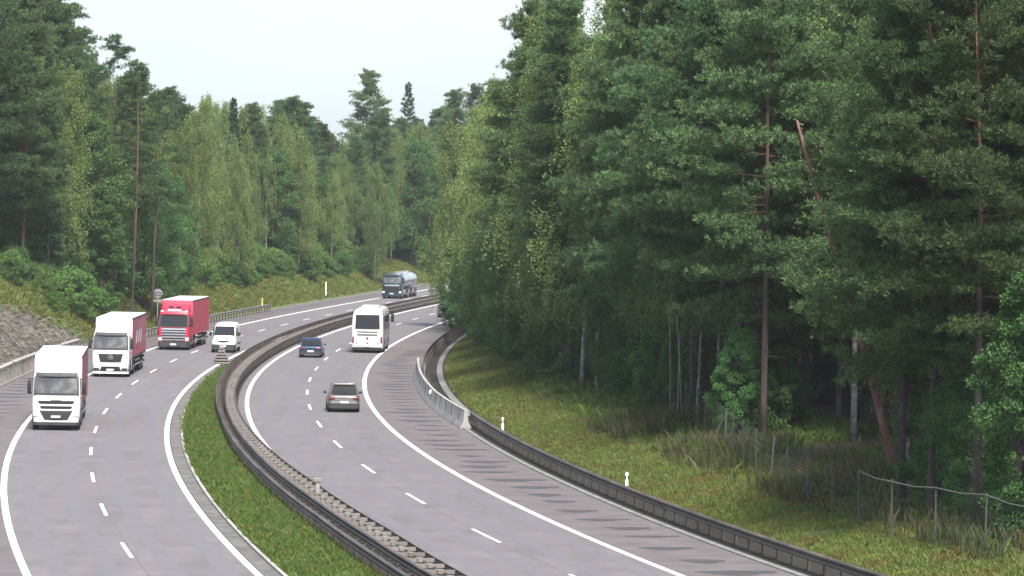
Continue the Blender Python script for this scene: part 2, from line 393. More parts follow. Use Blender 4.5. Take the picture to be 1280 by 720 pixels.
# ------------------------------------------------------------------ road geometry (metres; Y away from the bridge)
PR = (0.06203040, -1.97449630, 10.05169894, -1.22988635, -14.06218098)
PL = (-0.34784915, -1.49173074, 9.56817582, 0.19351453, -25.13330403)
def _pv(P, z):
    t = (z - 300.0) / 150.0; r = 0.0
    for c in P: r = r * t + c
    return r
def _center(P, z):
    if z < 118: s = (_pv(P, 119) - _pv(P, 117)) / 2; return _pv(P, 118) + s * (z - 118)
    if z > 540: s = (_pv(P, 541) - _pv(P, 539)) / 2; return _pv(P, 540) + s * (z - 540) + 0.5 * (z - 540) ** 2 / 1300
    return _pv(P, z)
def cR(z): return _center(PR, z)
def cL(z): return _center(PL, z)
def at(c, off, z):
    """the point at a sideways offset from a carriageway's middle line, and the road's slope there"""
    s = (c(z + 1) - c(z - 1)) / 2; k = math.sqrt(1 + s * s)
    return c(z) + off / k, z - off * s / k, s
def offset_of(c, x, z):
    s = (c(z + 1) - c(z - 1)) / 2
    return (x - c(z)) / math.sqrt(1 + s * s)
def lerp_table(T):
    X = [a for a, b in T]; Y = [b for a, b in T]
    return lambda z: float(np.interp(z, X, Y))
offA = lerp_table([(90, -8.6), (120, -7.3), (135, -6.75), (150, -6.3), (171, -5.95), (196, -5.65), (217, -5.45), (250, -5.55), (300, -5.8), (400, -6.0), (800, -6.0)])
offB = lerp_table([(90, -7.6), (120, -6.4), (141, -5.75), (159, -5.4), (195, -5.1), (240, -4.95), (300, -5.0), (800, -5.0)])
offC = lerp_table([(90, -6.4), (120, -5.4), (144, -4.65), (167, -4.4), (240, -4.5), (300, -4.3), (800, -4.25)])

def smooth(a, b, x):
    t = np.clip((x - a) / (b - a), 0, 1); return t * t * (3 - 2 * t)
def bump(x, y):
    return 0.5 * np.sin(0.31 * x + 1.3) * np.cos(0.17 * y + 0.4) + 0.3 * np.sin(0.73 * x - 0.4 * y) + 0.2 * np.sin(1.7 * x + 0.9 * y)
def hR(o, z):
    """ground height right of the right carriageway"""
    h = np.interp(o, [7.6, 8.6, 12.5, 17, 30, 80, 300], [-0.02, 0.02, 1.05, 1.55, 2.1, 4.0, 10.0])
    return h + 0.10 * smooth(9, 13, o) * bump(o * 1.5, z * 0.8)
def hL(a, z):
    """ground height left of the left carriageway; a is the distance out from its middle line"""
    k = np.interp(z, [60, 340, 450, 560, 900], [1.0, 1.0, 0.55, 0.62, 0.8])
    base = np.interp(a, [8.0, 8.8, 13, 18, 40, 100, 320], [-0.02, 0.3, 3.9, 6.2, 8.0, 14.0, 40.0]) * k
    base += (1 - smooth(300, 325, z)) * smooth(8.3, 8.9, a) * 0.7
    return base + 0.22 * smooth(9, 13, a) * bump(a * 1.3, z * 0.6) + (1 - smooth(300, 345, z)) * smooth(9, 11, a) * 0.25 * bump(a * 3, z * 1.9)
def ground_at(x, y):
    o = offset_of(cR, x, y)
    if o > 0: return hR(o, y)
    return hL(-offset_of(cL, x, y), y)

Z0, Z1 = 40.0, 760.0
def stations(z0, z1, step=3.0):
    n = max(2, int(round((z1 - z0) / step)) + 1)
    return [z0 + (z1 - z0) * i / (n - 1) for i in range(n)]
def strip_mb(mb, c, a, b, z0, z1, h, step=3.0, th=0.0):
    """flat ribbon between two offsets (numbers or functions of z)"""
    fa = a if callable(a) else (lambda z: a); fb = b if callable(b) else (lambda z: b)
    zs = stations(z0, z1, step); V = []; F = []
    for z in zs:
        xa, ya, _ = at(c, fa(z), z); xb, yb, _ = at(c, fb(z), z)
        V += [(xa, ya, h), (xb, yb, h)]
    for i in range(len(zs) - 1): F.append((2 * i, 2 * i + 1, 2 * i + 3, 2 * i + 2))
    return mb.add(V, F)
def sweep_mb(mb, c, off, prof, z0, z1, step=3.0, hf=None):
    """closed profile [(sideways, up)] swept along a carriageway at an offset"""
    fo = off if callable(off) else (lambda z: off)
    R = []
    for z in stations(z0, z1, step):
        r = []
        for dx, dz in prof:
            x, y, _ = at(c, fo(z) + dx, z); r.append((x, y, dz + (hf(z) if hf else 0)))
        R.append(r)
    return mb.rings(R)
def heading(c, z): return -math.atan((c(z + 1) - c(z - 1)) / 2)

# ---- ground sheet, terrain on both sides
def grid_obj(name, xs_of, zs, mats, pick):
    V = []; F = []; mi = []
    n = None
    for z in zs:
        row = xs_of(z); n = len(row); V += row
    for i in range(len(zs) - 1):
        for j in range(n - 1):
            F.append((i * n + j, i * n + j + 1, (i + 1) * n + j + 1, (i + 1) * n + j)); mi.append(pick(i, j))
    me = np_mesh(name, V, F)
    o = link_mesh(name, me, mats, None, 180)
    me.polygons.foreach_set('material_index', mi)
    return tag(o, kind='structure')
zs_t = stations(Z0, Z1, 2.5)
offs_r = [7.95, 8.3, 8.8, 9.5, 10.2, 11, 11.8, 12.6, 13.4, 14.2, 15, 16, 17.5, 19, 21, 24, 28, 34, 42, 55, 75, 110, 170, 300]
def row_r(z):
    out = []
    for o in offs_r:
        x, y, _ = at(cR, o, z); out.append((x, y, hR(o, z)))
    return out
def forest_edge_r(z): return float(np.interp(z, [40, 130, 150, 175, 200, 240, 300, 360, 400, 430, 800], [13.5, 13.2, 13.2, 15.6, 17.0, 14.6, 12.4, 11.0, 9.4, 8.9, 8.9]))
def pick_r(i, j):
    z = zs_t[i]; o = offs_r[j]
    if o < 9.5: return 2
    return 1 if o > forest_edge_r(z) + 0.9 * bump(z * 0.9, o * 2) else 0
grid_obj('right_bank_terrain', row_r, zs_t, [M['verge'], M['forest_floor'], M['gravel']], pick_r)
offs_l = [-8.12, -8.4, -8.9, -9.6, -10.4, -11.2, -12, -13, -14, -15, -16, -17, -18, -19.5, -21, -24, -28, -34, -42, -55, -75, -110, -170, -320]
def row_l(z):
    out = []
    for o in offs_l:
        x, y, _ = at(cL, o, z); out.append((x, y, hL(-o, z)))
    return out
def rock_limit(z): return float(np.interp(z, [40, 230, 262, 285, 305, 318, 326], [13, 13, 13.2, 12.6, 11.2, 9.6, 8]))
def pick_l(i, j):
    z = zs_t[i]; a = -offs_l[j]
    if a < rock_limit(z) + 0.5 * bump(z, a * 2): return 1
    if 300 < z < 360 and 16.5 < a < 21 and bump(z * 0.7, a) > -0.1: return 3
    if a > 17.5 + 0.8 * bump(z, a): return 2
    if 318 < z < 410 and a < 11.4 and bump(z * 0.6 + 2, a * 2) > -0.25: return 3
    return 0
grid_obj('left_bank_terrain', row_l, zs_t, [M['verge'], M['rock'], M['forest_floor'], M['soil']], pick_l)
gm = MB().add([(-2500, -300, -0.6), (2500, -300, -0.6), (2500, 4000, -0.6), (-2500, 4000, -0.6)], [(0, 1, 2, 3)])
tag(gm.build('ground', M['forest_floor'], None, None), kind='structure')

# ---- carriageways, shoulders, median
mb = MB(); strip_mb(mb, cR, -4.3, 3.9, Z0, Z1, 0.0); tag(mb.build('right_carriageway', M['asphalt'], None, None), kind='structure')
mb = MB(); strip_mb(mb, cR, 3.9, 7.95, Z0, Z1, -0.001); tag(mb.build('right_shoulder', M['shoulder'], None, None), kind='structure')
mb = MB(); strip_mb(mb, cL, -4.0, 3.9, Z0, Z1, 0.0); tag(mb.build('left_carriageway', M['asphalt'], None, None), kind='structure')
mb = MB(); strip_mb(mb, cL, -8.15, -4.0, Z0, Z1, -0.001); tag(mb.build('left_shoulder', M['shoulder'], None, None), kind='structure')
# median ground between the left gutter and the right carriageway
zs_m = stations(Z0, Z1, 2.0); NM = 9
def row_m(z):
    xa, ya, _ = at(cL, 4.62, z); xg, yg, _ = at(cR, offA(z) - .12, z); xb, yb, _ = at(cR, -4.25, z); out = []
    if xg < xa + .05: xg = xa + .05
    for k in range(NM):
        if k < NM - 3: t = k / (NM - 4); x = xa + (xg - xa) * t; y = ya + (yg - ya) * t; h = .02 + .12 * math.sin(math.pi * t * .9) * min(1, (xg - xa) / 4)
        else: t = (k - NM + 4) / 3; x = xg + (xb - xg) * t; y = yg + (yb - yg) * t; h = .05 - .02 * t
        out.append((x, y, h + .02 * bump(x * 2, y)))
    return out
grid_obj('median_ground', row_m, zs_m, [M['median'], M['gravel']], lambda i, j: 1 if j >= NM - 4 else 0)
mb = MB()
sweep_mb(mb, cL, 3.9, [(0, -0.1), (0.02, 0.004), (0.30, -0.03), (0.56, 0.01), (0.58, -0.1)], Z0, 520)
tag(mb.build('left_gutter', M['gutter'], None, 40), kind='structure')
mb = MB()
sweep_mb(mb, cL, 4.52, [(-0.05, -0.1), (-0.05, 0.09), (0.07, 0.10), (0.09, -0.1)], Z0, 520)
tag(mb.build('left_kerb', M['concrete'], None, 40), kind='structure')
mb = MB()
sweep_mb(mb, cR, 7.72, [(-0.02, -0.1), (0.0, 0.05), (0.22, 0.07), (0.24, -0.1)], Z0, 520)
sweep_mb(mb, cL, -8.05, [(-0.12, -0.1), (-0.12, 0.07), (0.12, 0.06), (0.13, -0.1)], Z0, 640)
tag(mb.build('road_kerb', M['kerb'], None, 40), kind='structure')
mb = MB(); sweep_mb(mb, cR, 8.95, [(-0.22, -0.1), (-0.2, 0.20), (0, 0.15), (0.2, 0.24), (0.24, -0.1)], 222, 420)
tag(mb.build('bank_drain', M['kerb'], None, 40), kind='structure')

# ---- painted lines
mb = MB()
strip_mb(mb, cR, -3.84, -3.60, Z0, 700, 0.005); strip_mb(mb, cR, 3.60, 3.86, Z0, 700, 0.005)
strip_mb(mb, cL, -3.98, -3.72, Z0, 700, 0.005); strip_mb(mb, cL, 3.62, 3.87, Z0, 700, 0.005)
tag(mb.build('edge_lines', M['line'], None, None), kind='structure')
mb = MB()
for c, zc in ((cR, 150.0), (cL, 141.1)):
    for k in range(-5, 30):
        z = zc + 17.85 * k
        strip_mb(mb, c, -0.07, 0.07, z - 2.9, z + 2.9, 0.005)
tag(mb.build('lane_dashes', M['line'], None, None), kind='structure')
# spindle shaped dark bands across the shoulders, and long worn wheel tracks
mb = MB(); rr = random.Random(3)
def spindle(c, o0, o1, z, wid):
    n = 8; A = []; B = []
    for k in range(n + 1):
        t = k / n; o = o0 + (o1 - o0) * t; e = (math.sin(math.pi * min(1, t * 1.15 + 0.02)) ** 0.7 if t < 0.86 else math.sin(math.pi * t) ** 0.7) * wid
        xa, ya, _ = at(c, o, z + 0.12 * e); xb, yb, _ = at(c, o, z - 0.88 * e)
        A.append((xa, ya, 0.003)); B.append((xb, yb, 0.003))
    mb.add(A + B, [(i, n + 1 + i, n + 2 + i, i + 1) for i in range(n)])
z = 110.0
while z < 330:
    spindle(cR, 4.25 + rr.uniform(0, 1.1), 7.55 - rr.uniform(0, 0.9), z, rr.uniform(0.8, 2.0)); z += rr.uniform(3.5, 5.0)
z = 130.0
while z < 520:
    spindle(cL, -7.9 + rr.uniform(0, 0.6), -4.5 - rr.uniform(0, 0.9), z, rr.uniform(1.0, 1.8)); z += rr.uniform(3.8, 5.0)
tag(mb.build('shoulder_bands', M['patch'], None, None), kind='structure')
mb = MB()
for c in (cR, cL):
    for o in (-2.75, -1.0, 1.05, 2.8):
        strip_mb(mb, c, o - 0.3, o + 0.3, Z0, 700, 0.003)
tag(mb.build('wheel_tracks', M['tyre_track'], None, None), kind='structure')
mb = MB()
for c, o0, o1, z0, z1 in ((cL, -3.6, 3.5, 186.0, 186.25), (cL, -3.6, 3.5, 193.5, 193.7), (cR, -0.03, 0.02, 110, 330), (cL, 0.12, 0.16, 110, 330), (cR, -3.5, 3.5, 152.0, 152.12), (cR, -3.5, 3.5, 199.0, 199.15)):
    strip_mb(mb, c, o0, o1, z0, z1, 0.0042)
tag(mb.build('road_joints', M['stain'], None, None), kind='structure')

# haze: the pale morning air between the bridge and the far bend
hm = bpy.data.materials.new('haze'); hm.use_nodes = True
ht = hm.node_tree; ht.nodes.remove(ht.nodes['Principled BSDF'])
pv = ht.nodes.new('ShaderNodeVolumePrincipled'); pv.inputs['Color'].default_value = (0.90, 0.94, 1.0, 1); pv.inputs['Density'].default_value = 0.00008
ht.links.new(pv.outputs[0], ht.nodes['Material Output'].inputs['Volume'])
HAZE = MB().box(-330, 330, -60, 900, -1.6, 45)
tag(HAZE.build('haze', hm, None, None), kind='stuff')
# ------------------------------------------------------------------ barriers, walls, posts
def beam_prof(s, d=0.0):
    P = [(0, .44), (.075, .475), (.075, .535), (0.01, .60), (.075, .665), (.075, .725), (0, .76)]
    B = [(x - .018, z) for x, z in reversed(P)]
    return [(d + s * x, z) for x, z in P + B]
def post_mb(mb, c, off, z, zt=.72, w=.05, h0=-0.3, hf=0.0):
    x, y, s = at(c, off, z); k = math.atan(s)
    n = len(mb.v); mb.box(-w, w, -.07, .07, h0, zt)
    for i in range(n, len(mb.v)):
        a, b, q = mb.v[i]; mb.v[i] = (x + a * math.cos(k) + b * math.sin(k), y - a * math.sin(k) + b * math.cos(k), q + hf)
    return mb
def posts(parent, c, off, za, zb, step, m, name='post', most=98, **kw):
    fo = off if callable(off) else (lambda z: off)
    zs = []; z = za
    while z < zb: zs.append(z); z += step
    for z in zs[:most]: post_mb(MB(), c, fo(z), z, **kw).build(name, m, parent, None)
    if len(zs) > most:
        r = MB()
        for z in zs[most:]: post_mb(r, c, fo(z), z, **kw)
        tag(r.build(name, m, parent, None), kind='stuff')

g = empty('guard_rail'); tag(g, 'dark single guard rail on posts beside the median grass, facing the lorries', 'guard rail', 'guard rails')
mb = MB(); sweep_mb(mb, cR, offA, beam_prof(-1), 60, 640, 2.0); mb.build('rail', M['steel'], g, 40)
mb = MB(); sweep_mb(mb, cR, lambda z: offA(z) + .10, [(-.03, .50), (.03, .50), (.03, .70), (-.03, .70)], 60, 640, 2.0); mb.build('backing_strip', M['steel'], g, 40)
posts(g, cR, lambda z: offA(z) + .16, 118, 520, 2.0, M['steel'])

g = empty('guard_rail'); tag(g, 'double guard rail with row of spacer brackets along the median, dashes beside it', 'guard rail', 'guard rails')
mb = MB(); sweep_mb(mb, cR, offB, beam_prof(-1), 60, 640, 2.0); mb.build('rail', M['steel'], g, 40)
mb = MB(); sweep_mb(mb, cR, offC, beam_prof(1), 60, 640, 2.0); mb.build('rail', M['steel'], g, 40)
posts(g, cR, lambda z: (offB(z) + offC(z)) / 2, 118, 520, 2.0, M['steel'], zt=.74)
def spacer(mb, z):
    b, c2 = offB(z), offC(z); n = len(mb.v); w = (c2 - b) / 2
    x, y, s = at(cR, (b + c2) / 2, z); k = math.atan(s)
    mb.box(-w + .02, w - .02, -.035, .035, .60, .735)
    mb.box(-w + .02, -w + .10, -.22, .22, .55, .74); mb.box(-.10, .10, -.18, .18, .62, .745)
    for i in range(n, len(mb.v)):
        a, d, q = mb.v[i]; mb.v[i] = (x + a * math.cos(k) + d * math.sin(k), y - a * math.sin(k) + d * math.cos(k), q)
zs = [119 + 2.0 * i for i in range(200)]
for z in zs[:98]: mb = MB(); spacer(mb, z); mb.build('spacer', M['steel_light'], g, None)
mb = MB()
for z in zs[98:]: spacer(mb, z)
tag(mb.build('spacer', M['steel_light'], g, None), kind='stuff')

g = empty('guard_rail'); tag(g, 'dark guard rail on posts at the foot of the right grass bank', 'guard rail', 'guard rails')
mb = MB(); sweep_mb(mb, cR, 8.40, beam_prof(-1), 60, 222, 2.0); mb.build('rail', M['steel'], g, 40)
mb = MB(); sweep_mb(mb, cR, 8.50, [(-.05, .50), (.05, .50), (.05, .74), (-.05, .74)], 60, 222, 2.0); mb.build('backing_strip', M['steel'], g, 40)
posts(g, cR, 8.58, 110, 222, 2.0, M['steel'])
g = empty('guard_rail'); tag(g, 'dark far guard rail bending away round the grass bank behind the concrete barrier', 'guard rail', 'guard rails')
mb = MB(); sweep_mb(mb, cR, lambda z: 8.0 - .22 * smooth(228, 250, z), beam_prof(-1), 224, 470, 2.0); mb.build('rail', M['steel'], g, 40)
posts(g, cR, 7.98, 252, 440, 2.0, M['steel'])
g = empty('guard_rail'); tag(g, 'guard rail on the left shoulder beyond the red lorry', 'guard rail', 'guard rails')
mb = MB(); sweep_mb(mb, cL, lambda z: -7.25 - .25 * smooth(350, 420, z), beam_prof(1), 318, 436, 2.0); mb.build('rail', M['steel_light'], g, 40)
posts(g, cL, -7.45, 319, 436, 2.0, M['steel'])

# concrete barrier with grooves and end faces
g = empty('concrete_barrier'); tag(g, 'pale concrete safety barrier curving between two guard rails on the right shoulder', 'barrier')
prof = [(-.30, -.05), (-.30, .10), (-.14, .36), (-.08, 1.02), (.08, 1.02), (.14, .36), (.30, .10), (.30, -.05)]
obar = lerp_table([(215, 8.0), (224, 7.75), (240, 7.5), (256, 7.45), (290, 7.4)])
mb = MB(); sweep_mb(mb, cR, obar, prof, 219, 291, 1.5); mb.build('barrier_body', M['concrete'], g, 40)
for i in range(17):
    z = 221.5 + 4.2 * i; mb = MB()
    sweep_mb(mb, cR, lambda q: obar(q), [(-.085, 1.0), (-.145, .37), (-.16, .37), (-.10, 1.0)], z, z + .10, .1)
    mb.build('joint', M['gravel'], g, None)
x, y, s = at(cR, obar(243), 243); mb = MB(); mb.disc_y(y - .03, y + .02, x - .16, .82, .09); mb.box(x - .20, x - .05, y - .02, y + .02, .70, .95); mb.build('reflector', M['post_white'], g, None)

g = empty('retaining_wall'); tag(g, 'low pale concrete wall at the foot of the rock cutting, left edge', 'wall')
mb = MB(); sweep_mb(mb, cL, -8.28, [(-.18, -.2), (-.18, 1.02), (.10, 1.02), (.12, -.2)], 60, 312, 3.0); mb.build('wall_body', M['concrete_wall'], g, 40)
mb = MB(); sweep_mb(mb, cL, -8.32, [(-.20, 1.023), (-.20, 1.12), (.20, 1.12), (.20, 1.023)], 60, 312, 3.0); mb.build('coping', M['concrete'], g, 40)
x, y, s = at(cL, -8.1, 236); mb = MB(); mb.disc_y(y - .05, y + .03, x, 1.28, .12); mb.box(x - .03, x + .03, y - .02, y + .02, 1.1, 1.3); mb.build('reflector', M['post_white'], g, None)

def delineator(x, y, label, h=1.05, m='post_white', cap='black', base=None):
    z = ground_at(x, y) if base is None else base
    g = empty('delineator_post', (x, y, z)); tag(g, label, 'post', 'roadside marker posts')
    MB().rings([[(.06 * k, -.05 * k, q), (.06 * k, .03 * k, q), (0, .06 * k, q), (-.06 * k, .03 * k, q), (-.06 * k, -.05 * k, q)] for k, q in ((1, -.2), (1, h - .06), (.8, h))]).build('post_body', M[m], g, 40)
    MB().box(-.064, .064, -.056, .035, h - .30, h - .14).build('band', M[cap], g, None)
    MB().box(-.03, .03, -.062, -.057, h - .28, h - .16).build('reflector', M['post_white'], g, None)
x, y, s = at(cR, 9.25, 212); delineator(x, y, 'white marker post behind the rail, nearer the concrete barrier', .82)
x, y, s = at(cR, 9.25, 169.5); delineator(x, y, 'white marker post behind the rail, below the wire fence', .86)
x, y, s = at(cL, -8.6, 437); delineator(x, y, 'yellowish marker post past the end of the left shoulder guard rail', 1.15, 'reflector')
x, y, s = at(cL, -8.9, 489); delineator(x, y, 'slim tall white marker post on the left grass verge before the tanker', 1.9, 'post_white', 'post_white')
x, y, s = at(cL, -8.3, 556); delineator(x, y, 'slim tall white marker post on the far verge behind the tanker', 1.9, 'post_white', 'post_white')
g = empty('cable_post', at(cR, (offB(163) + offC(163)) / 2 + .25, 163)[:2] + (0,)); tag(g, 'short grey post with pale square cap standing in the double median rail', 'post')
MB().box(-.07, .07, -.06, .06, -.1, 1.0).build('post_body', M['sign_grey'], g, None); MB().bbox(-.17, .17, -.10, .10, 1.0, 1.17, .02).build('cap', M['steel_light'], g, None)

# round sign seen from behind
x, y, s = at(cL, -9.0, 368); z = ground_at(x, y) - .1
g = empty('road_sign', (x, y, z), heading(cL, 368)); tag(g, 'grey back of a round road sign on a pole behind the red lorry', 'sign')
mb = MB(); mb.disc_y(.0, .03, 0, 3.05, .42, 28); mb.build('sign_plate', M['sign_grey'], g, 30)
mb = MB(); mb.box(-.36, .36, -.05, -.005, 3.10, 3.16); mb.box(-.36, .36, -.05, -.005, 2.86, 2.92); mb.build('bracket', M['dark'], g, None)
mb = MB(); mb.tube([(0, -.06, -.3), (0, -.06, 3.4)], .045, 10); mb.build('pole', M['sign_grey'], g, 40)
mb = MB(); mb.box(-.40, .40, 0, .03, 2.27, 2.48); mb.build('supplementary_plate', M['sign_grey'], g, None)

# slatted triangular marker at the tip of the median grass
x, y, s = at(cL, 4.35, 291)
g = empty('slatted_marker', (x, y, 0.0)); tag(g, 'pale triangular marker of stacked slats at the narrow end of median grass', 'marker')
mb = MB()
for k in range(6):
    t = k / 6; hw = .62 * (1 - t) ** 1.0 + .05; mb.bbox(-hw, hw, -.03 - .3 * (1 - t), .03, .30 + .21 * k, .42 + .21 * k, .01)
mb.build('slat', M['steel_light'], g, None)
mb = MB(); mb.poly_y([(-.66, .25), (.66, .25), (.04, 1.68), (-.04, 1.68)], .035, .07); mb.build('back_plate', M['sign_grey'], g, None)
mb = MB(); mb.box(-.05, .05, .075, .16, -.1, 1.6); mb.build('post_body', M['dark'], g, None)

# ------------------------------------------------------------------ vehicles
def wheel(parent, x0, x1, y, r=.50, rim_r=.29, dual=False):
    """tyre between x0 and x1 (outer face at x1), with a rim"""
    prof = [(0, r * .62), (.03, r * .93), (.14, r), (.86, r), (.97, r * .93), (1, r * .62), (.9, rim_r)]
    t = MB().disc_x(x0, x1, y, r, prof, 26).build('wheel', M['tyre'], parent, 40)
    d = x1 - x0
    MB().disc_x(x1 - d * .25, x1 + d * .03, y, r, [(0, rim_r * 1.02), (.5, rim_r * .98), (.55, rim_r * .6), (.9, rim_r * .55), (1.0, rim_r * .28)], 22).build('rim', M['rim'], t, 40)
    return t
def plate(parent, x, y, z, sgn=1, w=.52, h=.115):
    p = MB().bbox(x - w / 2, x + w / 2, y - .012, y + .012, z - h / 2, z + h / 2, .008, 1).build('licence_plate', M['plate'], parent, None)
    q = MB().box(x - w / 2 + .005, x - w / 2 + .045, y - .014, y + .014, z - h / 2 + .008, z + h / 2 - .008)
    q.build('country_band', M['blue'], p, None)
    return p

def lorry(name, label, style, x, y, rz, body='white', side='tarp_maroon', roof='tarp_white', trailer_h=3.95, length=13.6, group='lorries on the left carriageway'):
    g = empty(name, (x, y, 0), rz); tag(g, label, 'lorry', group)
    yf = lambda z: float(np.interp(z, [.4, .9, 1.5, 1.95, 2.8, 3.0, 3.2], [-.06, 0, 0, -.05, -.30, -.38, -.50]))
    # cab
    R = []
    for z, hw, r in ((.42, 1.17, .16), (.75, 1.23, .2), (1.2, 1.25, .22), (1.95, 1.25, .22), (2.75, 1.21, .22), (2.95, 1.18, .24), (3.10, 1.10, .3)):
        R.append(rrect(hw, -2.25, yf(z), r, .06, z))
    MB().rings(R).build('cab', M[body], g, 35)
    # roof deflector
    top = trailer_h - .22
    R = []
    for t in (0, .25, .5, .75, 1.0):
        z = 3.02 + (top - 3.02) * t
        R.append(rrect(1.14 - .05 * t, -2.22, -.48 - 1.15 * t ** 1.4, .3, .06, z))
    MB().rings(R).build('roof_deflector', M[body], g, 50)
    MB().wrap(1.94, 2.72, 1.08, 1.05, yf, .036, .02, .06).build('windscreen', M['screen' if style != 'red' else 'glass'], g, 50)
    fr = MB(); fr.wrap(1.85, 2.80, 1.19, 1.15, yf, .020, .012, .06)
    fr.build('windscreen_frame', M['black'], g, 40)
    vz = 2.86
    MB().wrap(vz, vz + .17, 1.12, 1.06, lambda z: yf(2.86) + .18 - (z - vz) * .3, .0, .10, .05).build('sun_visor', M['dark' if style != 'red' else 'red'], g, 50)
    for s in (-1, 1):
        w_ = MB(); w_.tube([(s * .55, yf(1.9) + .03, 1.90), (s * .05, yf(2.1) + .035, 2.05)], .014, 5); w_.build('wiper', M['black'], g, None)
    # face
    if style == 'white':
        a = MB(); a.wrap(1.40, 1.56, .88, .96, yf, .014, .03, .05); a.build('grille', M['black'], g, 50)
        a = MB(); a.wrap(1.14, 1.28, .78, .86, yf, .014, .03, .05); a.build('grille', M['black'], g, 50)
        a = MB(); a.wrap(1.595, 1.63, .28, .28, yf, .016, .0, .03); a.build('badge', M['chrome'], g, 50)
        a = MB(); a.wrap(.55, 1.04, .60, .86, yf, .018, .02, .05); a.build('lower_grille', M['dark'], g, 50)
        for s in (-1, 1):
            a = MB(); a.add([(s * 1.02, yf(1.4) + .016 - .03, 1.15), (s * 1.13, yf(1.4) + .0 - .05, 1.15), (s * 1.20, yf(1.5) - .10, 1.52), (s * 1.10, yf(1.5) - .03, 1.52)] + [(s * 1.02, -.12, 1.15), (s * 1.13, -.14, 1.15), (s * 1.20, -.18, 1.52), (s * 1.10, -.12, 1.52)], [(0, 1, 2, 3), (7, 6, 5, 4), (0, 4, 5, 1), (1, 5, 6, 2), (2, 6, 7, 3), (3, 7, 4, 0)]); a.build('air_slot', M['black'], g, None)
            a = MB(); a.bbox(s * 1.03 - .15, s * 1.03 + .15, -.08, .02, .74, .90, .04); a.build('headlight', M['lamp'], g, 40)
        b = MB(); b.rings([rrect(1.22, -.5, .03, .25, .05, z) for z in (.28, .33, .44)]); b.build('bumper', M['dark'], g, 40)
        plate(g, 0, .045, .72)
    elif style == 'star':
        a = MB()
        a.wrap(1.02, 1.58, .70, .84, yf, .02, .03, .05); gr = a.build('grille', M['black'], g, 50)
        a = MB()
        for k in range(5):
            z = 1.07 + k * .11; hw = .68 + .14 * (z - 1.02) / .56; a.wrap(z, z + .035, hw * .96, hw * .97, yf, .035, .03, .02)
        a.build('slat', M['dark'], gr, 50)
        a = MB(); n = 24
        ring = [[(math.cos(2 * math.pi * i / n) * r_, .06 + d_, 1.36 + math.sin(2 * math.pi * i / n) * r_) for i in range(n)] for r_, d_ in ((.17, 0), (.17, .03), (.145, .03), (.145, 0))]
        a.rings(ring + [ring[0]], cap=False)
        for k in range(3):
            t_ = rad(90 + 120 * k); a.tube([(0, .07, 1.36), (.15 * math.cos(t_), .07, 1.36 + .15 * math.sin(t_))], [.03, .012], 6)
        a.build('star_badge', M['chrome'], gr, 40)
        a = MB(); a.wrap(.42, .72, .74, .60, yf, .03, .02, .05); a.build('lower_grille', M['black'], g, 50)
        for s in (-1, 1):
            a = MB(); a.bbox(s * .95 - .20, s * .95 + .20, -.10, .03, .44, .62, .05); a.build('fog_light', M['black'], g, 40)
            a = MB(); a.bbox(s * 1.02 - .15, s * 1.02 + .15, -.10, .012, .76, .92, .04); a.build('headlight', M['lamp'], g, 40)
        b = MB(); b.rings([rrect(1.24, -.5, .05, .28, .05, z) for z in (.24, .28, .38)]); b.build('bumper', M['white'], g, 40)
        plate(g, 0, .055, .50)
    else:
        for k in range(5):
            z = .78 + .215 * k
            a = MB(); a.wrap(z, z + .10, .98, .98, yf, .03, .04, .06); a.build('grille_bar', M['chrome'], g, 50)
        a = MB(); a.wrap(.70, 1.80, .92, .98, yf, .016, .03, .05); a.build('grille', M['black'], g, 50)
        for s in (-1, 1):
            a = MB(); a.bbox(s * 1.07 - .14, s * 1.07 + .14, -.14, .01, .74, 1.02, .05); a.build('headlight', M['lamp'], g, 40)
            a = MB(); a.bbox(s * .98 - .12, s * .98 + .12, yf(3) - .02, yf(3) + .12, 3.04, 3.16, .03); a.build('roof_light', M['lamp'], g, 40)
            a = MB(); a.bbox(s * .30 - .2, s * .30 + .2, -.92, -.70, 3.42, 3.50, .02); a.build('roof_vent', M['black'], g, 40)
        a = MB(); a.wrap(3.14, 3.26, .55, .50, lambda z: -.46 - (z - 3.1) * .35, .05, .03, .05); a.build('name_strip', M['lamp'], g, 50)
        b = MB(); b.rings([rrect(1.24, -.5, .04, .28, .05, z) for z in (.26, .30, .62, .68)]); b.build('bumper', M['dark'], g, 40)
        plate(g, 0, .055, .46)
    for s in (-1, 1):
        mr = MB(); mr.bbox(s * 1.42 - .10, s * 1.42 + .10, -.32, -.14, 1.90, 2.62, .05)
        mo = mr.build('mirror', M['black'], g, 40)
        ar = MB(); ar.tube([(s * 1.22, -.40, 2.70), (s * 1.40, -.22, 2.66), (s * 1.42, -.22, 2.60)], .03, 6); ar.tube([(s * 1.24, -.35, 1.95), (s * 1.42, -.22, 1.95)], .03, 6)
        ar.build('mirror_arm', M['black'], mo, 40)
        sw = MB(); sw.poly_x([(-.52, 1.95), (-1.35, 1.95), (-1.35, 2.62), (-.68, 2.62)], s * 1.238, s * 1.262); sw.build('side_window', M['glass'], g, None)
        hd = MB(); hd.bbox(s * 1.27 - .02, s * 1.27 + .02, -1.42, -1.22, 1.62, 1.68, .01); hd.build('door_handle', M['black'], g, None)
        sk = MB(); sk.bbox(s * 1.20 - .05, s * 1.20 + .05, -3.2, -2.25, .40, 2.9, .03); sk.build('side_deflector', M[body], g, 40)
        fa = MB(); fa.poly_x([(-.75, .42), (-.80, .75), (-1.05, 1.05), (-1.60, 1.05), (-1.90, .75), (-1.95, .42), (-2.1, .42), (-2.05, .8), (-1.70, 1.18), (-.98, 1.18), (-.68, .8), (-.62, .42)], s * 1.22, s * 1.262); fa.build('wheel_arch', M['dark'], g, None)
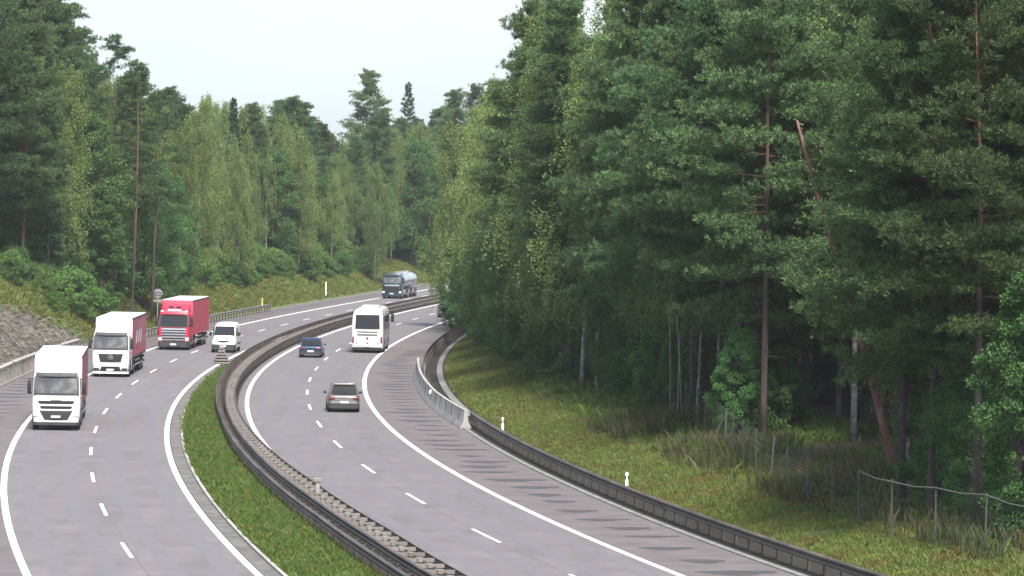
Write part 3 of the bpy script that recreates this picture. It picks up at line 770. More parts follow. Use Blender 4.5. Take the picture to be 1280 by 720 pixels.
        wheel(g, s * .93, s * 1.24, -1.37)
        wheel(g, s * .66, s * 1.24, -4.95)
        ft = MB(); ft.bbox(s * .85 - .30, s * .85 + .30, -4.2, -2.6, .42, 1.0, .08); ft.build('fuel_tank', M['rim'], g, 40)
        mg = MB(); mg.poly_x([(-4.30, 1.02), (-4.45, 1.10), (-5.45, 1.10), (-5.60, 1.02), (-5.60, .96), (-4.30, .96)], s * .62, s * 1.24); mg.build('mudguard', M['black'], g, None)
    MB().box(-.42, .42, -6.0, -.3, .70, .98).build('chassis', M['dark'], g, None)
    # trailer
    ty0 = -2.75; ty1 = ty0 - length
    b_ = MB(); b_.bbox(-1.25, 1.25, ty1, ty0, 1.14, trailer_h - .035, .05); tb = b_.build('trailer_body', M[roof if style != 'red' else 'tarp_red'], g, 40)
    rf = MB(); rf.bbox(-1.24, 1.24, ty1 + .01, ty0 - .01, trailer_h - .03, trailer_h, .01)
    if style != 'plain': rf.build('roof_sheet', M['tarp_white'], tb, None)
    for s in (-1, 1):
        # side curtain with shallow folds
        zs_ = [1.30, 1.6, 2.2, 2.8, 3.4, trailer_h - .12]; n = int(length / .17); A = []; B = []
        mbx = MB()
        Rr = []
        for i in range(n + 1):
            yy = ty0 - .06 - (length - .12) * i / n
            dd = .012 * math.sin(i * 1.05) + .008 * math.sin(i * .37)
            Rr.append([(s * (1.268 + dd), yy, q) for q in zs_] + [(s * 1.24, yy, q) for q in reversed(zs_)])
        mbx.rings(Rr); ct = mbx.build('side_curtain', M[side], g, 60)
        if style == 'star' :
            for k, zz in enumerate((0, .0, .0)):
                q = MB(); yy = ty0 - 3.2 - 2.1 * k; q.poly_x([(yy, 2.1), (yy - .7, 2.1), (yy - 1.3, 3.0), (yy - .6, 3.0)], s * 1.292, s * 1.296); q.build('lettering', M['tarp_white'], ct, None)
            q = MB(); q.poly_x([(ty0 - .1, 1.34), (ty1 + .1, 1.34), (ty1 + .1, 1.70), (ty0 - .1, 1.62)], s * 1.2915, s * 1.2945); q.build('stripe', M['tarp_red'], ct, None)
        rl = MB(); rl.bbox(s * 1.25 - .025, s * 1.25 + .03, ty1, ty0, 1.12, 1.26, .01); rl.build('side_rail', M['dark' if style != 'red' else 'tarp_red'], g, 40)
        rl = MB(); rl.bbox(s * 1.25 - .03, s * 1.25 + .035, ty1, ty0, trailer_h - .11, trailer_h - .02, .015); rl.build('top_rail', M['dark'], g, 40)
        for k in range(3): wheel(g, s * .80, s * 1.22, ty1 + 2.2 + 1.31 * k)
        sg = MB()
        for zz in (.55, .85): sg.bbox(s * 1.22 - .02, s * 1.22 + .02, ty1 + 6.0, ty0 - 3.6, zz, zz + .12, .01)
        sg.build('side_guard', M['rim'], g, None)
        for q in (.3, .75): pass
    MB().box(-.5, .5, ty1 + .2, ty0 - 1.0, .88, 1.13).build('trailer_chassis', M['dark'], g, None)
    MB().bbox(-1.2, 1.2, ty1 + .05, ty1 + .2, .45, .62, .02).build('underrun_bar', M['dark'], g, None)
    for s in (-1, 1): MB().bbox(s * .95 - .22, s * .95 + .22, ty1 + .02, ty1 + .06, .78, .95, .01).build('tail_light', M['tail'], g, None)
    return g

def oncoming(off, z):
    x, y, s = at(cL, off, z); return x, y, heading(cL, z) + math.pi
def leaving(off, z):
    x, y, s = at(cR, off, z); return x, y, heading(cR, z)

lorry('lorry', 'white lorry with black slotted grille, nearest of the three in the left lane', 'white', *oncoming(-2.05, 211.0), body='white', side='tarp_maroon', trailer_h=3.82)
lorry('lorry', 'white lorry with round star badge and lettered red trailer side, between two other lorries', 'star', *oncoming(-2.15, 273.0), body='white', side='tarp_red2', trailer_h=3.95)
lorry('lorry', 'red lorry with chrome grille bars and red curtain trailer beside the white van', 'red', *oncoming(-1.95, 322.0), body='red', side='tarp_red', trailer_h=3.95)

def tanker(x, y, rz):
    g = empty('tanker_lorry', (x, y, 0), rz); tag(g, 'dark lorry with two round silver tanks on the far bend', 'tanker')
    yf = lambda z: float(np.interp(z, [.4, .9, 1.5, 1.95, 2.8, 3.0], [-.06, 0, 0, -.05, -.28, -.40]))
    R = [rrect(hw, -2.1, yf(z), r, .06, z) for z, hw, r in ((.42, 1.17, .16), (.8, 1.24, .2), (1.95, 1.25, .22), (2.8, 1.2, .22), (3.0, 1.15, .26), (3.1, 1.05, .3))]
    MB().rings(R).build('cab', M['petrol'], g, 35)
    MB().wrap(1.95, 2.70, 1.1, 1.06, yf, .012, .05, .06).build('windscreen', M['screen'], g, 50)
    MB().wrap(1.55, 1.72, .9, .9, yf, .02, .03, .05).build('front_band', M['chrome'], g, 50)
    MB().wrap(.80, 1.45, .8, .85, yf, .014, .03, .05).build('grille', M['black'], g, 50)
    MB().wrap(2.80, 2.95, 1.1, 1.04, lambda z: yf(2.8) + .14, 0, .08, .05).build('sun_visor', M['dark'], g, 50)
    plate(g, 0, .03, .62)
    b = MB(); b.rings([rrect(1.24, -.5, .04, .25, .05, z) for z in (.28, .32, .60, .66)]); b.build('bumper', M['petrol'], g, 40)
    for s in (-1, 1):
        MB().bbox(s * 1.04 - .16, s * 1.04 + .16, -.10, .05, .68, .90, .05).build('headlight', M['lamp'], g, 40)
        MB().bbox(s * 1.42 - .10, s * 1.42 + .10, -.32, -.14, 1.9, 2.6, .05).build('mirror', M['black'], g, 40)
        MB().poly_x([(-.52, 1.95), (-1.3, 1.95), (-1.3, 2.6), (-.68, 2.6)], s * 1.235, s * 1.258).build('side_window', M['glass'], g, None)
        for yy in (-1.35, -5.2, -6.5): wheel(g, s * .9, s * 1.24, yy)
        for yy in (-10.6, -14.0, -15.3): wheel(g, s * .9, s * 1.24, yy)
        for y0, y1 in ((-2.3, -4.4), (-7.2, -8.7), (-11.4, -13.2)):
            MB().bbox(s * 1.1 - .1, s * 1.1 + .1, y1, y0, .5, 1.05, .05).build('side_locker', M['rim'], g, 40)
        MB().bbox(s * 1.15 - .08, s * 1.15 + .08, -8.8, -4.5, 1.08, 1.2, .02).build('mudguard', M['dark'], g, None)
        MB().bbox(s * 1.15 - .08, s * 1.15 + .08, -16.0, -10.0, 1.08, 1.2, .02).build('mudguard', M['dark'], g, None)
    MB().box(-.45, .45, -8.9, -.4, .72, 1.15).build('chassis', M['dark'], g, None)
    MB().box(-.45, .45, -16.2, -9.6, .72, 1.15).build('chassis', M['dark'], g, None)
    MB().box(-.06, .06, -10.2, -8.8, .78, .9).build('drawbar', M['dark'], g, None)
    for y0, y1 in ((-2.5, -8.9), (-9.6, -16.1)):
        n = 28; R = []
        for yy, k in ((y0, .86), (y0 - .10, .96), (y0 - .25, 1), (y1 + .25, 1), (y1 + .10, .96), (y1, .86)):
            R.append([(1.22 * k * math.copysign(abs(math.cos(2 * math.pi * j / n)) ** .8, math.cos(2 * math.pi * j / n)), yy, 2.13 + .95 * k * math.copysign(abs(math.sin(2 * math.pi * j / n)) ** .8, math.sin(2 * math.pi * j / n))) for j in range(n)])
        tk = MB().rings(R).build('tank', M['tank'], g, 40)
        q = MB()
        for yy in (y0 - 1.4, y0 - 3.2, y0 - 5.0): q.disc_z(3.05, 3.28, 0, yy, .28)
        q.bbox(-.5, .5, y1 + .5, y0 - .5, 3.04, 3.10, .01); q.build('manhole_walkway', M['chrome'], tk, 40)
        q = MB()
        for s in (-1, 1): q.bbox(s * 1.22 - .03, s * 1.22 + .03, y1 + .2, y0 - .2, 2.05, 2.20, .01)
        q.build('side_band', M['petrol'], tk, None)
tanker(*oncoming(-2.1, 499.0))

def coach(x, y, rz):
    """origin under the tail; forward is +Y"""
    g = empty('coach', (x, y, 0), rz); tag(g, 'white coach seen from behind with a wide dark rear window', 'coach')
    L = 12.2
    yb = lambda z: float(np.interp(z, [.3, .6, 1.6, 2.2, 3.1, 3.45], [.06, 0, 0, .04, .16, .34]))
    R = []
    for z, hw, r in ((.32, 1.22, .12), (.6, 1.26, .16), (1.6, 1.275, .18), (2.3, 1.265, .2), (3.0, 1.22, .26), (3.3, 1.14, .30), (3.46, 1.0, .34), (3.52, .75, .3)):
        R.append(rrect(hw, yb(z), L - yb(z) * .6, r, r, z, 5))
    MB().rings(R).build('body', M['offwhite'], g, 50)
    MB().wrap(2.0, 3.0, .94, .90, yb, .04, .02, .06, -1).build('rear_window', M['glass'], g, 50)
    f = MB(); f.wrap(1.93, 3.07, .99, .95, yb, .024, .01, .05, -1); f.build('window_frame', M['black'], g, 50)
    a = MB(); a.wrap(1.66, 1.73, .82, .82, yb, .03, .01, .05, -1); a.wrap(1.42, 1.51, .80, .80, yb, .03, .01, .05, -1); a.build('vent_slot', M['dark'], g, 50)
    a = MB(); a.wrap(.62, 1.36, .98, .98, yb, .014, .01, .04, -1); a.build('engine_flap', M['offwhite'], g, 50)
    a = MB(); a.disc_y(-.03, .02, 0, 1.18, .09); a.build('badge', M['dark'], g, 40)
    a = MB(); a.disc_y(-.03, .02, 0, .78, .07); a.build('flap_handle', M['dark'], g, 40)
    plate(g, 0, -.02, .56, -1)
    b = MB(); b.rings([rrect(1.2, -.02, .5, .05, .15, z) for z in (.22, .26, .46)]); b.build('bumper', M['black'], g, 40)
    for s in (-1, 1):
        a = MB(); a.bbox(s * 1.13 - .07, s * 1.13 + .07, -.02, .10, .80, 1.30, .03); a.build('tail_light', M['tail'], g, 40)
        a = MB(); a.bbox(s * .86 - .06, s * .86 + .06, -.025, .05, .72, .80, .02); a.build('fog_light', M['tail'], g, 40)
        sw = MB(); sw.poly_x([(.6, 1.75), (L - .9, 1.75), (L - 1.1, 2.95), (.75, 2.95)], s * 1.245, s * 1.278); sw.build('side_window', M['glass'], g, None)
        lk = MB(); lk.box(s * 1.272 - .006, s * 1.272 + .006, 3.2, 8.2, .95, .97); lk.box(s * 1.272 - .006, s * 1.272 + .006, 5.6, 5.62, .45, 1.5); lk.build('locker_seam', M['dark'], g, None)
        for yy in (2.6, 3.95, 9.6): wheel(g, s * .95, s * 1.285, yy, .5, .3)
        ml = MB(); ml.tube([(s * 1.1, L - .2, 3.1), (s * 1.42, L + .1, 3.0), (s * 1.5, L + .1, 2.8)], .04, 6); mo = ml.build('mirror_arm', M['black'], g, 40)
        ml = MB(); ml.bbox(s * 1.5 - .13, s * 1.5 + .13, L, L + .16, 2.15, 2.85, .05); ml.build('mirror', M['black'], g, 40)
    dr = MB(); dr.bbox(1.262, 1.285, L - 1.6, L - .5, .45, 2.9, .01); dr.build('front_door', M['glass'], g, None)
    MB().bbox(-.7, .7, 4.5, 7.6, 3.50, 3.70, .08).build('roof_unit', M['offwhite'], g, 40)
    MB().box(-.9, .9, .6, L - .6, .3, .5).build('chassis', M['dark'], g, None)
coach(*leaving(2.6, 323.5))

def loft_body(secs, name, m, parent, lev=1):
    """secs: (y, [half-section points (x,z) from bottom centre to top centre])"""
    R = []
    for y, P in secs:
        R.append([(x, y, z) for x, z in P] + [(-x, y, z) for x, z in reversed(P[1:-1])])
    o = MB().rings(R).build(name, m, parent, 180)
    if lev:
        sm = o.modifiers.new('sub', 'SUBSURF'); sm.levels = lev; sm.render_levels = lev
    o.data.set_sharp_from_angle(angle=rad(50)) if not lev else None
    return o

def car(label, x, y, rz, paint_key, tall=1.64, L=4.55, W=1.86, estate=True, light_roof=False, cat='car', group='cars on the right carriageway', name='car'):
    """origin under the tail; forward +Y"""
    g = empty(name, (x, y, 0), rz); tag(g, label, cat, group)
    hw = W / 2; belt = tall * .60
    def half(zb, zt, k): return [(0, zb), (hw * k * .80, zb), (hw * k * .97, zb + .12), (hw * k, zb + (zt - zb) * .45), (hw * k * .985, zt - .12), (hw * k * .90, zt - .01), (0, zt + .02)]
    S = [(0.02, half(.45, belt - .14, .86)), (.06, half(.30, belt - .03, .94)), (.35, half(.24, belt, .985)), (.9, half(.22, belt + .01, 1)), (2.2, half(.22, belt - .01, 1)), (3.3, half(.22, belt - .04, .99)), (3.9, half(.24, belt - .14, .97)), (L - .15, half(.28, belt - .28, .92)), (L, half(.40, belt - .40, .80))]
    loft_body(S, 'body', M[paint_key], g, 2)
    # cabin
    tail0 = .10 if estate else .75; tail1 = .34 if estate else 1.45
    Rg = []
    for t in (0, .35, .7, .92, 1.0):
        z = belt - .06 + (tall - belt + .06) * t
        k = .92 - .19 * t - (.04 if t == 1 else 0)
        yb_ = tail0 + (tail1 - tail0) * t ** 1.2; yf_ = 3.35 - 1.15 * t ** 1.15
        Rg.append(rrect(hw * k, yb_, yf_, .14, .12, z, 4))
    MB().rings(Rg).build('cabin', M[paint_key], g, 60)
    ybk = lambda z: tail0 + (tail1 - tail0) * max(0, min(1, (z - belt + .06) / (tall - belt + .06))) ** 1.2
    yfr = lambda z: 3.35 - 1.15 * max(0, min(1, (z - belt + .06) / (tall - belt + .06))) ** 1.15
    z0, z1 = belt + .05, tall - .13
    MB().wrap(z0, z1, hw * .80, hw * .68, ybk, .05, .02, .06, -1).build('rear_window', M['glass'], g, 50)
    MB().wrap(z0 - .02, z1, hw * .80, hw * .68, yfr, .05, .02, .06, 1).build('windscreen', M['glass'], g, 50)
    for s in (-1, 1):
        q = MB()
        def sx(z): return hw * (.92 - .19 * (z - belt + .06) / (tall - belt + .06)) + .006
        P = [(ybk(z0) + .32, z0), (yfr(z0) - .42, z0), (yfr(z1) - .30, z1), (ybk(z1) + .25, z1)]
        q.add([(s * sx(z), y_, z) for y_, z in P] + [(s * (sx(z) - .04), y_, z) for y_, z in P], [(0, 1, 2, 3), (7, 6, 5, 4), (0, 4, 5, 1), (1, 5, 6, 2), (2, 6, 7, 3), (3, 7, 4, 0)])
        q.build('side_window', M['glass'], g, None)
        MB().bbox(s * (hw + .09) - .09, s * (hw + .09) + .09, 2.55, 2.70, belt - .02, belt + .13, .04).build('mirror', M['black' if paint_key != 'blue' else 'blue'], g, 40)
        MB().bbox(s * hw * .74 - hw * .20, s * hw * .74 + hw * .20, -.005, .14, belt - .25, belt - .12, .03).build('tail_light', M['tail'], g, 40)
        wheel(g, s * (hw - .24), s * (hw - .01), .82, .34, .23); wheel(g, s * (hw - .24), s * (hw - .01), L - .92, .34, .23)
        MB().bbox(s * hw * .7 - .18, s * hw * .7 + .18, L - .14, L - .02, .62, .74, .03).build('headlight', M['lamp'], g, 40)
        if estate: MB().bbox(s * hw * .66 - .02, s * hw * .66 + .02, .8, 2.2, tall + .005, tall + .045, .01).build('roof_rail', M['chrome'], g, 40)
    MB().rings([rrect(hw * .93, -.05, .5, .05, .12, z) for z in (.24, .28, .46, .50)]).build('bumper', M['dark'], g, 40)
    MB().wrap(belt - .30, belt - .265, hw * .62, hw * .62, lambda z: .03, .03, .02, .05, -1).build('trim_strip', M['chrome' if paint_key == 'silver' else 'dark'], g, 50)
    if paint_key != 'blue': MB().wrap(.54, .62, hw * .78, hw * .78, lambda z: .02, .045, .03, .05, -1).build('lower_trim', M['chrome'], g, 50)
    plate(g, 0, -.045 if not estate else -.02, belt - .40, -1)
    if estate: MB().wrap(tall - .075, tall - .02, hw * .66, hw * .66, lambda z: tail1 - .02, .16, .03, .20, -1).build('roof_spoiler', M[paint_key], g, 50)
    return g
car('silver grey sports utility car seen from behind, nearest on the right carriageway', *leaving(1.85, 233.6), 'silver', 1.66, 4.6, 1.90)
car('dark blue saloon car driving away beside the median rail', *leaving(-1.3, 312.0), 'blue', 1.50, 4.6, 1.82, estate=False)
car('dark grey car half hidden behind the roadside birch at the bend', *leaving(2.55, 424), 'grey_car', 1.52, 4.4, 1.82)

def van(x, y, rz):
    """origin under the front; forward +Y"""
    g = empty('van', (x, y, 0), rz); tag(g, 'white delivery van with dark bumper beside the red lorry', 'van')
    L = 5.3
    def half(zb, zt, hb, ht): return [(0, zb), (hb * .85, zb), (hb, zb + .14), (hb * 1.01, zb + .6), (ht + (hb - ht) * .35, zb + (zt - zb) * .62), (ht, zt - .16), (ht - .14, zt - .02), (0, zt + .02)]
    S = [(-.02, half(.36, .92, .84, .70)), (-.12, half(.28, 1.06, .92, .78)), (-.75, half(.26, 1.28, .96, .86)), (-.98, half(.26, 1.55, .97, .86)), (-1.75, half(.26, 2.22, .98, .84)), (-2.1, half(.26, 2.32, .985, .86)), (-3.6, half(.26, 2.34, .985, .86)), (-L + .12, half(.28, 2.32, .98, .86)), (-L, half(.32, 2.22, .94, .82))]
    loft_body(S, 'body', M['white'], g, 2)
    a = MB(); yw = lambda z: -.83 - (z - 1.40) * 1.12
    a.wrap(1.38, 2.05, .82, .74, yw, .05, .12, .06); a.build('windscreen', M['glass'], g, 50)
    MB().rings([rrect(.93, -.5, .03, .22, .05, z) for z in (.26, .30, .60, .66)]).build('bumper', M['dark'], g, 40)
    MB().wrap(.78, .96, .45, .48, lambda z: -.06, .03, .02, .08).build('grille', M['black'], g, 50)
    plate(g, 0, .045, .52)
    for s in (-1, 1):
        MB().bbox(s * .70 - .17, s * .70 + .17, -.25, -.035, .78, 1.02, .05).build('headlight', M['lamp'], g, 40)
        MB().bbox(s * 1.12 - .10, s * 1.12 + .10, -1.25, -1.12, 1.30, 1.62, .04).build('mirror', M['black'], g, 40)
        MB().poly_x([(-1.35, 1.40), (-2.05, 1.40), (-2.05, 1.95), (-1.75, 1.95)], s * .90, s * .955).build('side_window', M['glass'], g, None)
        wheel(g, s * .74, s * .97, -.95, .34, .2); wheel(g, s * .74, s * .97, -L + .95, .34, .2)
        MB().bbox(s * .99 - .015, s * .99 + .02, -L + .6, -1.4, .62, .76, .01).build('side_trim', M['dark'], g, None)
        MB().bbox(s * .88 - .06, s * .88 + .06, -L - .01, -L + .1, .9, 1.5, .02).build('tail_light', M['tail'], g, None)
van(*oncoming(2.35, 318.5))
# ------------------------------------------------------------------ trees: one mesh for the wood, one for the leaves, per variety
def unit(a): return a / np.maximum(np.linalg.norm(a, axis=-1, keepdims=True), 1e-6)
def perp(A, rng): return unit(np.cross(A, rng.normal(size=A.shape)))
def diamonds(C, A, S, L, W):
    L = np.asarray(L).reshape(-1, 1); W = np.asarray(W).reshape(-1, 1)
    V = np.stack([C, C + A * L * .45 + S * W * .5, C + A * L, C + A * L * .45 - S * W * .5], 1).reshape(-1, 3)
    return V
def leaf_mesh(name, V):
    return np_mesh(name, V, np.arange(len(V)).reshape(-1, 4))
def tufts(P, D, n, rng, L, W, spread):
    C = np.repeat(P, n, 0); A = unit(np.repeat(D, n, 0) + rng.normal(size=C.shape) * spread)
    k = len(C)
    return diamonds(C + rng.normal(size=C.shape) * .05, A, perp(A, rng), rng.uniform(L[0], L[1], k), rng.uniform(W[0], W[1], k))

def stem_path(H, rng, lean=.02, wob=.12, n=10):
    a = rng.uniform(0, 6.28); l = rng.normal() * lean
    ph = rng.uniform(0, 6.28, 2)
    return [(l * H * (i / n) ** 1.5 * math.cos(a) + wob * math.sin(ph[0] + i * .7) * i / n, l * H * (i / n) ** 1.5 * math.sin(a) + wob * math.cos(ph[1] + i * .6) * i / n, H * i / n - (.6 if i == 0 else 0)) for i in range(n + 1)]
def along(path, t):
    n = len(path) - 1; f = min(max(t, 0), .9999) * n; i = int(f); f -= i
    return np.array(path[i]) * (1 - f) + np.array(path[i + 1]) * f

def pine(seed, H=22., cb=.3, Rm=3.6, nb=92):
    rng = np.random.default_rng(seed); path = stem_path(H, rng)
    mb = MB(); r0 = H * .0075
    mb.tube(path, [r0 * (1.25 if i == 0 else 1) * (1 - .88 * (i / 10)) for i in range(11)], 9)
    P = []; D = []
    for i in range(nb):
        u = ((i + rng.random()) / nb) ** .9; t = cb + (1 - cb) * u
        R = Rm * min(1, .7 + u * 1.5) * max(.02, 1 - u ** 2.4) ** .75 * rng.uniform(.55, 1.2) + .45
        az = rng.uniform(0, 2 * math.pi); el = rad(-12 + 52 * u ** 1.5 + rng.normal() * 9)
        d = np.array([math.cos(az) * math.cos(el), math.sin(az) * math.cos(el), math.sin(el)]); s = np.array([-math.sin(az), math.cos(az), 0])
        p0 = along(path, t); npad = int(2.5 + R * 2.1)
        for q in range(npad):
            f = (.28 + .72 * (q + rng.random()) / npad); lat = rng.normal() * .26 * R * (1.1 - .55 * f)
            c = p0 + d * R * f + s * lat; c[2] += .14 * R * f ** 2 + rng.normal() * .10
            sz = rng.uniform(.30, .55) * (.75 + .12 * R); m_ = int(9 + sz * 14)
            off = rng.normal(size=(m_, 3)) * np.array([sz * .62, sz * .62, sz * .22])
            P.append(c + off); D.append(off / sz * .55 + d * .35 + np.array([0, 0, .65]) + rng.normal(size=(m_, 3)) * .25)
        if i % 2 == 0 or u < .4:
            e = p0 + d * R * .9; e[2] += .09 * R
            mb.tube([p0, (p0 + e) / 2 - np.array([0, 0, .03 * R]), e], [max(.012, .035 * (1 - u) + .012), .02, .006], 5)
    for i in range(9):   # dead lower stubs
        t = cb * rng.uniform(.45, 1); az = rng.uniform(0, 6.28); p0 = along(path, t); l = rng.uniform(.5, 1.8)
        mb.tube([p0, p0 + np.array([math.cos(az) * l, math.sin(az) * l, -.1 * l])], [.022, .006], 4)
    P = np.concatenate(P); D = unit(np.concatenate(D))
    return mb.mesh('pine_trunk'), leaf_mesh('pine_crown', tufts(P, D, 20, rng, (.11, .24), (.026, .046), .60))

def spruce(seed, H=20., cb=.06, Rm=2.7, nb=150):
    rng = np.random.default_rng(seed); path = stem_path(H, rng, .006, .04)
    mb = MB(); mb.tube(path, [H * .0095 * (1 - .93 * i / 10) for i in range(11)], 8)
    P = []; D = []
    for i in range(nb):
        u = ((i + rng.random()) / nb) ** 1.05; t = cb + (1 - cb) * u
        R = Rm * (1 - u) ** .8 * rng.uniform(.65, 1.12) + .12
        az = i * 2.4 + rng.normal() * .3; el = rad(-22 + 55 * u ** 1.5 + rng.normal() * 6)
        d = np.array([math.cos(az) * math.cos(el), math.sin(az) * math.cos(el), math.sin(el)]); s = np.array([-math.sin(az), math.cos(az), 0])
        p0 = along(path, t); nt = int(5 + R * 8)
        f = rng.uniform(.12, 1, nt) ** .7
        pos = p0 + d * (R * f)[:, None] + s * (rng.normal(size=nt) * .2 * R * (1.05 - f * .7))[:, None]
        pos[:, 2] += .16 * R * f ** 2.5 - rng.uniform(0, .3, nt) * min(1, R / 2)
        P.append(pos); D.append(d * .8 + np.array([0, 0, -.35]) + rng.normal(size=(nt, 3)) * .3)
    P = np.concatenate(P); D = unit(np.concatenate(D))
    return mb.mesh('spruce_trunk'), leaf_mesh('spruce_crown', tufts(P, D, 16, rng, (.20, .40), (.032, .06), .45))

def birch(seed, H=18., cb=.2, Rm=2.6, nl=34, full=1.0, hang=1.0):
    rng = np.random.default_rng(seed); path = stem_path(H, rng, .05, .25)
    mb = MB(); mb.tube(path, [H * .0070 * (1.2 if i == 0 else 1) * (1 - .92 * i / 10) for i in range(11)], 8)
    tw = []; C = []; A = []
    for i in range(nl):
        u = ((i + rng.random()) / nl); t = cb + (1 - cb) * u * .96
        L = Rm * (.7 + .8 * math.sin(math.pi * min(1, u * .8 + .18))) * rng.uniform(.7, 1.25) * (1 - .45 * u)
        az = i * 2.4 + rng.normal() * .5; el = rad(34 + 26 * u + rng.normal() * 10)
        d = np.array([math.cos(az) * math.cos(el), math.sin(az) * math.cos(el), math.sin(el)])
        p0 = along(path, t); e = p0 + d * L
        mb.tube([p0, p0 + d * L * .55 + np.array([0, 0, .03 * L]), e - np.array([0, 0, .10 * L])], [max(.010, .032 * (1 - u)), .014, .004], 5)
        ns = int(24 * full * (0.6 + L / 3))
        for k in range(ns):
            f = rng.uniform(.2, 1) ** .7; q = p0 + d * L * f + rng.normal(size=3) * .22 * L * .6
            ll = rng.uniform(.5, 1.9) * hang; m = max(6, int(ll * 15))
            tt = np.linspace(0, 1, m)[:, None]; out = np.array([d[0], d[1], 0]) * .22 + rng.normal(size=3) * .10
            pts = q + out * ll * tt + np.array([0, 0, -1]) * ll * (tt ** 1.35) + np.array([0, 0, .22]) * ll * np.sin(tt * 3.14) * .3
            C.append(pts + rng.normal(size=pts.shape) * .05); A.append(np.tile(np.array([[0, 0, -.6]]), (m, 1)) + rng.normal(size=(m, 3)) * .75)
    C = np.concatenate(C); A = unit(np.concatenate(A)); n = len(C)
    return mb.mesh('birch_trunk'), leaf_mesh('birch_crown', diamonds(C, A, perp(A, rng), rng.uniform(.09, .18, n), rng.uniform(.06, .11, n)))

def broad(seed, H=12., Rm=3.0, low=.12, nc=64, per=420, leaf=.17, flat=1.0):
    rng = np.random.default_rng(seed); path = stem_path(H * .8, rng, .04, .2)
    mb = MB(); mb.tube(path, [H * .0105 * (1 - .9 * i / 10) for i in range(11)], 8)
    C = []; A = []
    for i in range(nc):
        u = (i + rng.random()) / nc; t = low + (1 - low) * u
        R = Rm * math.sin(math.pi * (0.16 + .80 * u)) ** .7 * flat
        az = i * 2.4 + rng.normal() * .4; rr_ = R * rng.uniform(.35, 1.0) ** .6
        c = np.array([math.cos(az) * rr_, math.sin(az) * rr_, H * t]); cr = rng.uniform(.45, .95) * Rm / 3
        p0 = along(path, max(0, t - .12) / .8 if t < .85 else .95)
        mb.tube([p0, (p0 + c) / 2 + np.array([0, 0, .1]), c], [.035 * H / 12, .02, .006], 4)
        v = unit(rng.normal(size=(per, 3))) * (rng.uniform(.15, 1, per) ** .5)[:, None] * cr * np.array([1.15, 1.15, .75])
        C.append(c + v); A.append(unit(v) * .5 + np.array([0, 0, -.25]) + rng.normal(size=v.shape) * .6)
    C = np.concatenate(C); A = unit(np.concatenate(A)); n = len(C)
    return mb.mesh('tree_trunk'), leaf_mesh('tree_crown', diamonds(C, A, perp(A, rng), rng.uniform(.7, 1.2, n) * leaf, rng.uniform(.5, .8, n) * leaf))

def proto(kind, pair, H, bark, leaf):
    tm, cm = pair
    for p in tm.polygons: p.use_smooth = True
    tm.materials.append(M[bark]); cm.materials.append(M[leaf])
    return (kind, tm, cm, H)
PRO = {
 'pine': [proto('pine_tree', pine(11 + i, 22, c, r_, nb), 22., 'pine_bark', 'pine_leaf') for i, (c, r_, nb) in enumerate(((.20, 3.7, 96), (.26, 4.0, 88), (.22, 3.4, 92), (.34, 3.7, 74)))],
 'tallpine': [proto('pine_tree', pine(31 + i, 24, .50, 2.7, 27), 24., 'pine_bark', 'pine_leaf') for i in range(2)],
 'spruce': [proto('spruce_tree', spruce(51 + i, 20, .05, r_, 150), 20., 'spruce_bark', 'spruce_leaf') for i, r_ in enumerate((2.5, 2.9, 2.1))],
 'birch': [proto('birch_tree', birch(71 + i, 18, c, r_, nl, fu), 18., 'birch_bark', 'birch_leaf') for i, (c, r_, nl, fu) in enumerate(((.18, 2.7, 36, 1.25), (.12, 2.5, 38, 1.3), (.26, 2.9, 32, 1.1), (.3, 2.3, 28, .7)))],
 'broad': [proto('leafy_tree', broad(91 + i, 12, r_, lo), 12., 'spruce_bark', 'broad_leaf') for i, (r_, lo) in enumerate(((3.0, .10), (2.5, .06), (3.4, .14)))],
 'shrub': [proto('shrub', broad(111 + i, 3, 1.5, .10, 26, 200, .13), 3., 'spruce_bark', 'shrub_leaf') for i in range(3)],
 'darkshrub': [proto('shrub', broad(121 + i, 3, 1.5, .08, 30, 210, .13), 3., 'spruce_bark', 'broad_leaf') for i in range(2)],
}
CATS = {'pine': 'pine', 'tallpine': 'pine', 'spruce': 'spruce', 'birch': 'birch', 'broad': 'tree', 'shrub': 'shrub', 'darkshrub': 'shrub'}
TREES = []
def plant(kind, x, y, H, zone, wid=1.0, var=None, label=None, sink=.15):
    v = PRO[kind][var if var is not None else int(RNG.integers(len(PRO[kind])))]
    name, tm, cm, H0 = v; s = H / H0
    g = empty(name, (x, y, ground_at(x, y) - sink), RNG.uniform(0, 6.28)); g.scale = (s * wid, s * wid, s)
    g.rotation_euler[0] = RNG.normal() * .02; g.rotation_euler[1] = RNG.normal() * .02
    a = bpy.data.objects.new('trunk' if 'shrub' not in kind else 'stems', tm); a.parent = g; COL.objects.link(a)
    b_ = bpy.data.objects.new('crown', cm); b_.parent = g; COL.objects.link(b_)
    TREES.append((g, kind, zone, x / y, label))
    return g

SKY_T = [(-300, -200), (0, -70), (60, -45), (110, -20), (130, 10), (142, 62), (160, 92), (195, 100), (212, 108), (225, 118), (245, 100), (268, 125), (285, 116), (300, 140), (320, 126), (345, 122), (380, 122), (395, 148), (415, 168), (440, 168), (455, 142), (470, 128), (490, 126), (500, 142), (515, 134), (530, 150), (545, 125), (560, 108), (590, 92), (620, 100), (640, 88), (650, 55), (675, 20), (690, -10), (720, -60), (1500, -160)]
def skyline_height(x, y):
    """tree height that brings its top to the wood's outline seen from the bridge"""
    u = 5035.5 * x / y; top = np.interp(640 + u, [a for a, b in SKY_T], [b for a, b in SKY_T])
    v = top - 250 - ROLL * u
    return CAM_H - v * y / 5035.5 - ground_at(x, y)
def in_view(x, y, mgn=3.0): return abs(x) < y * .1275 + mgn

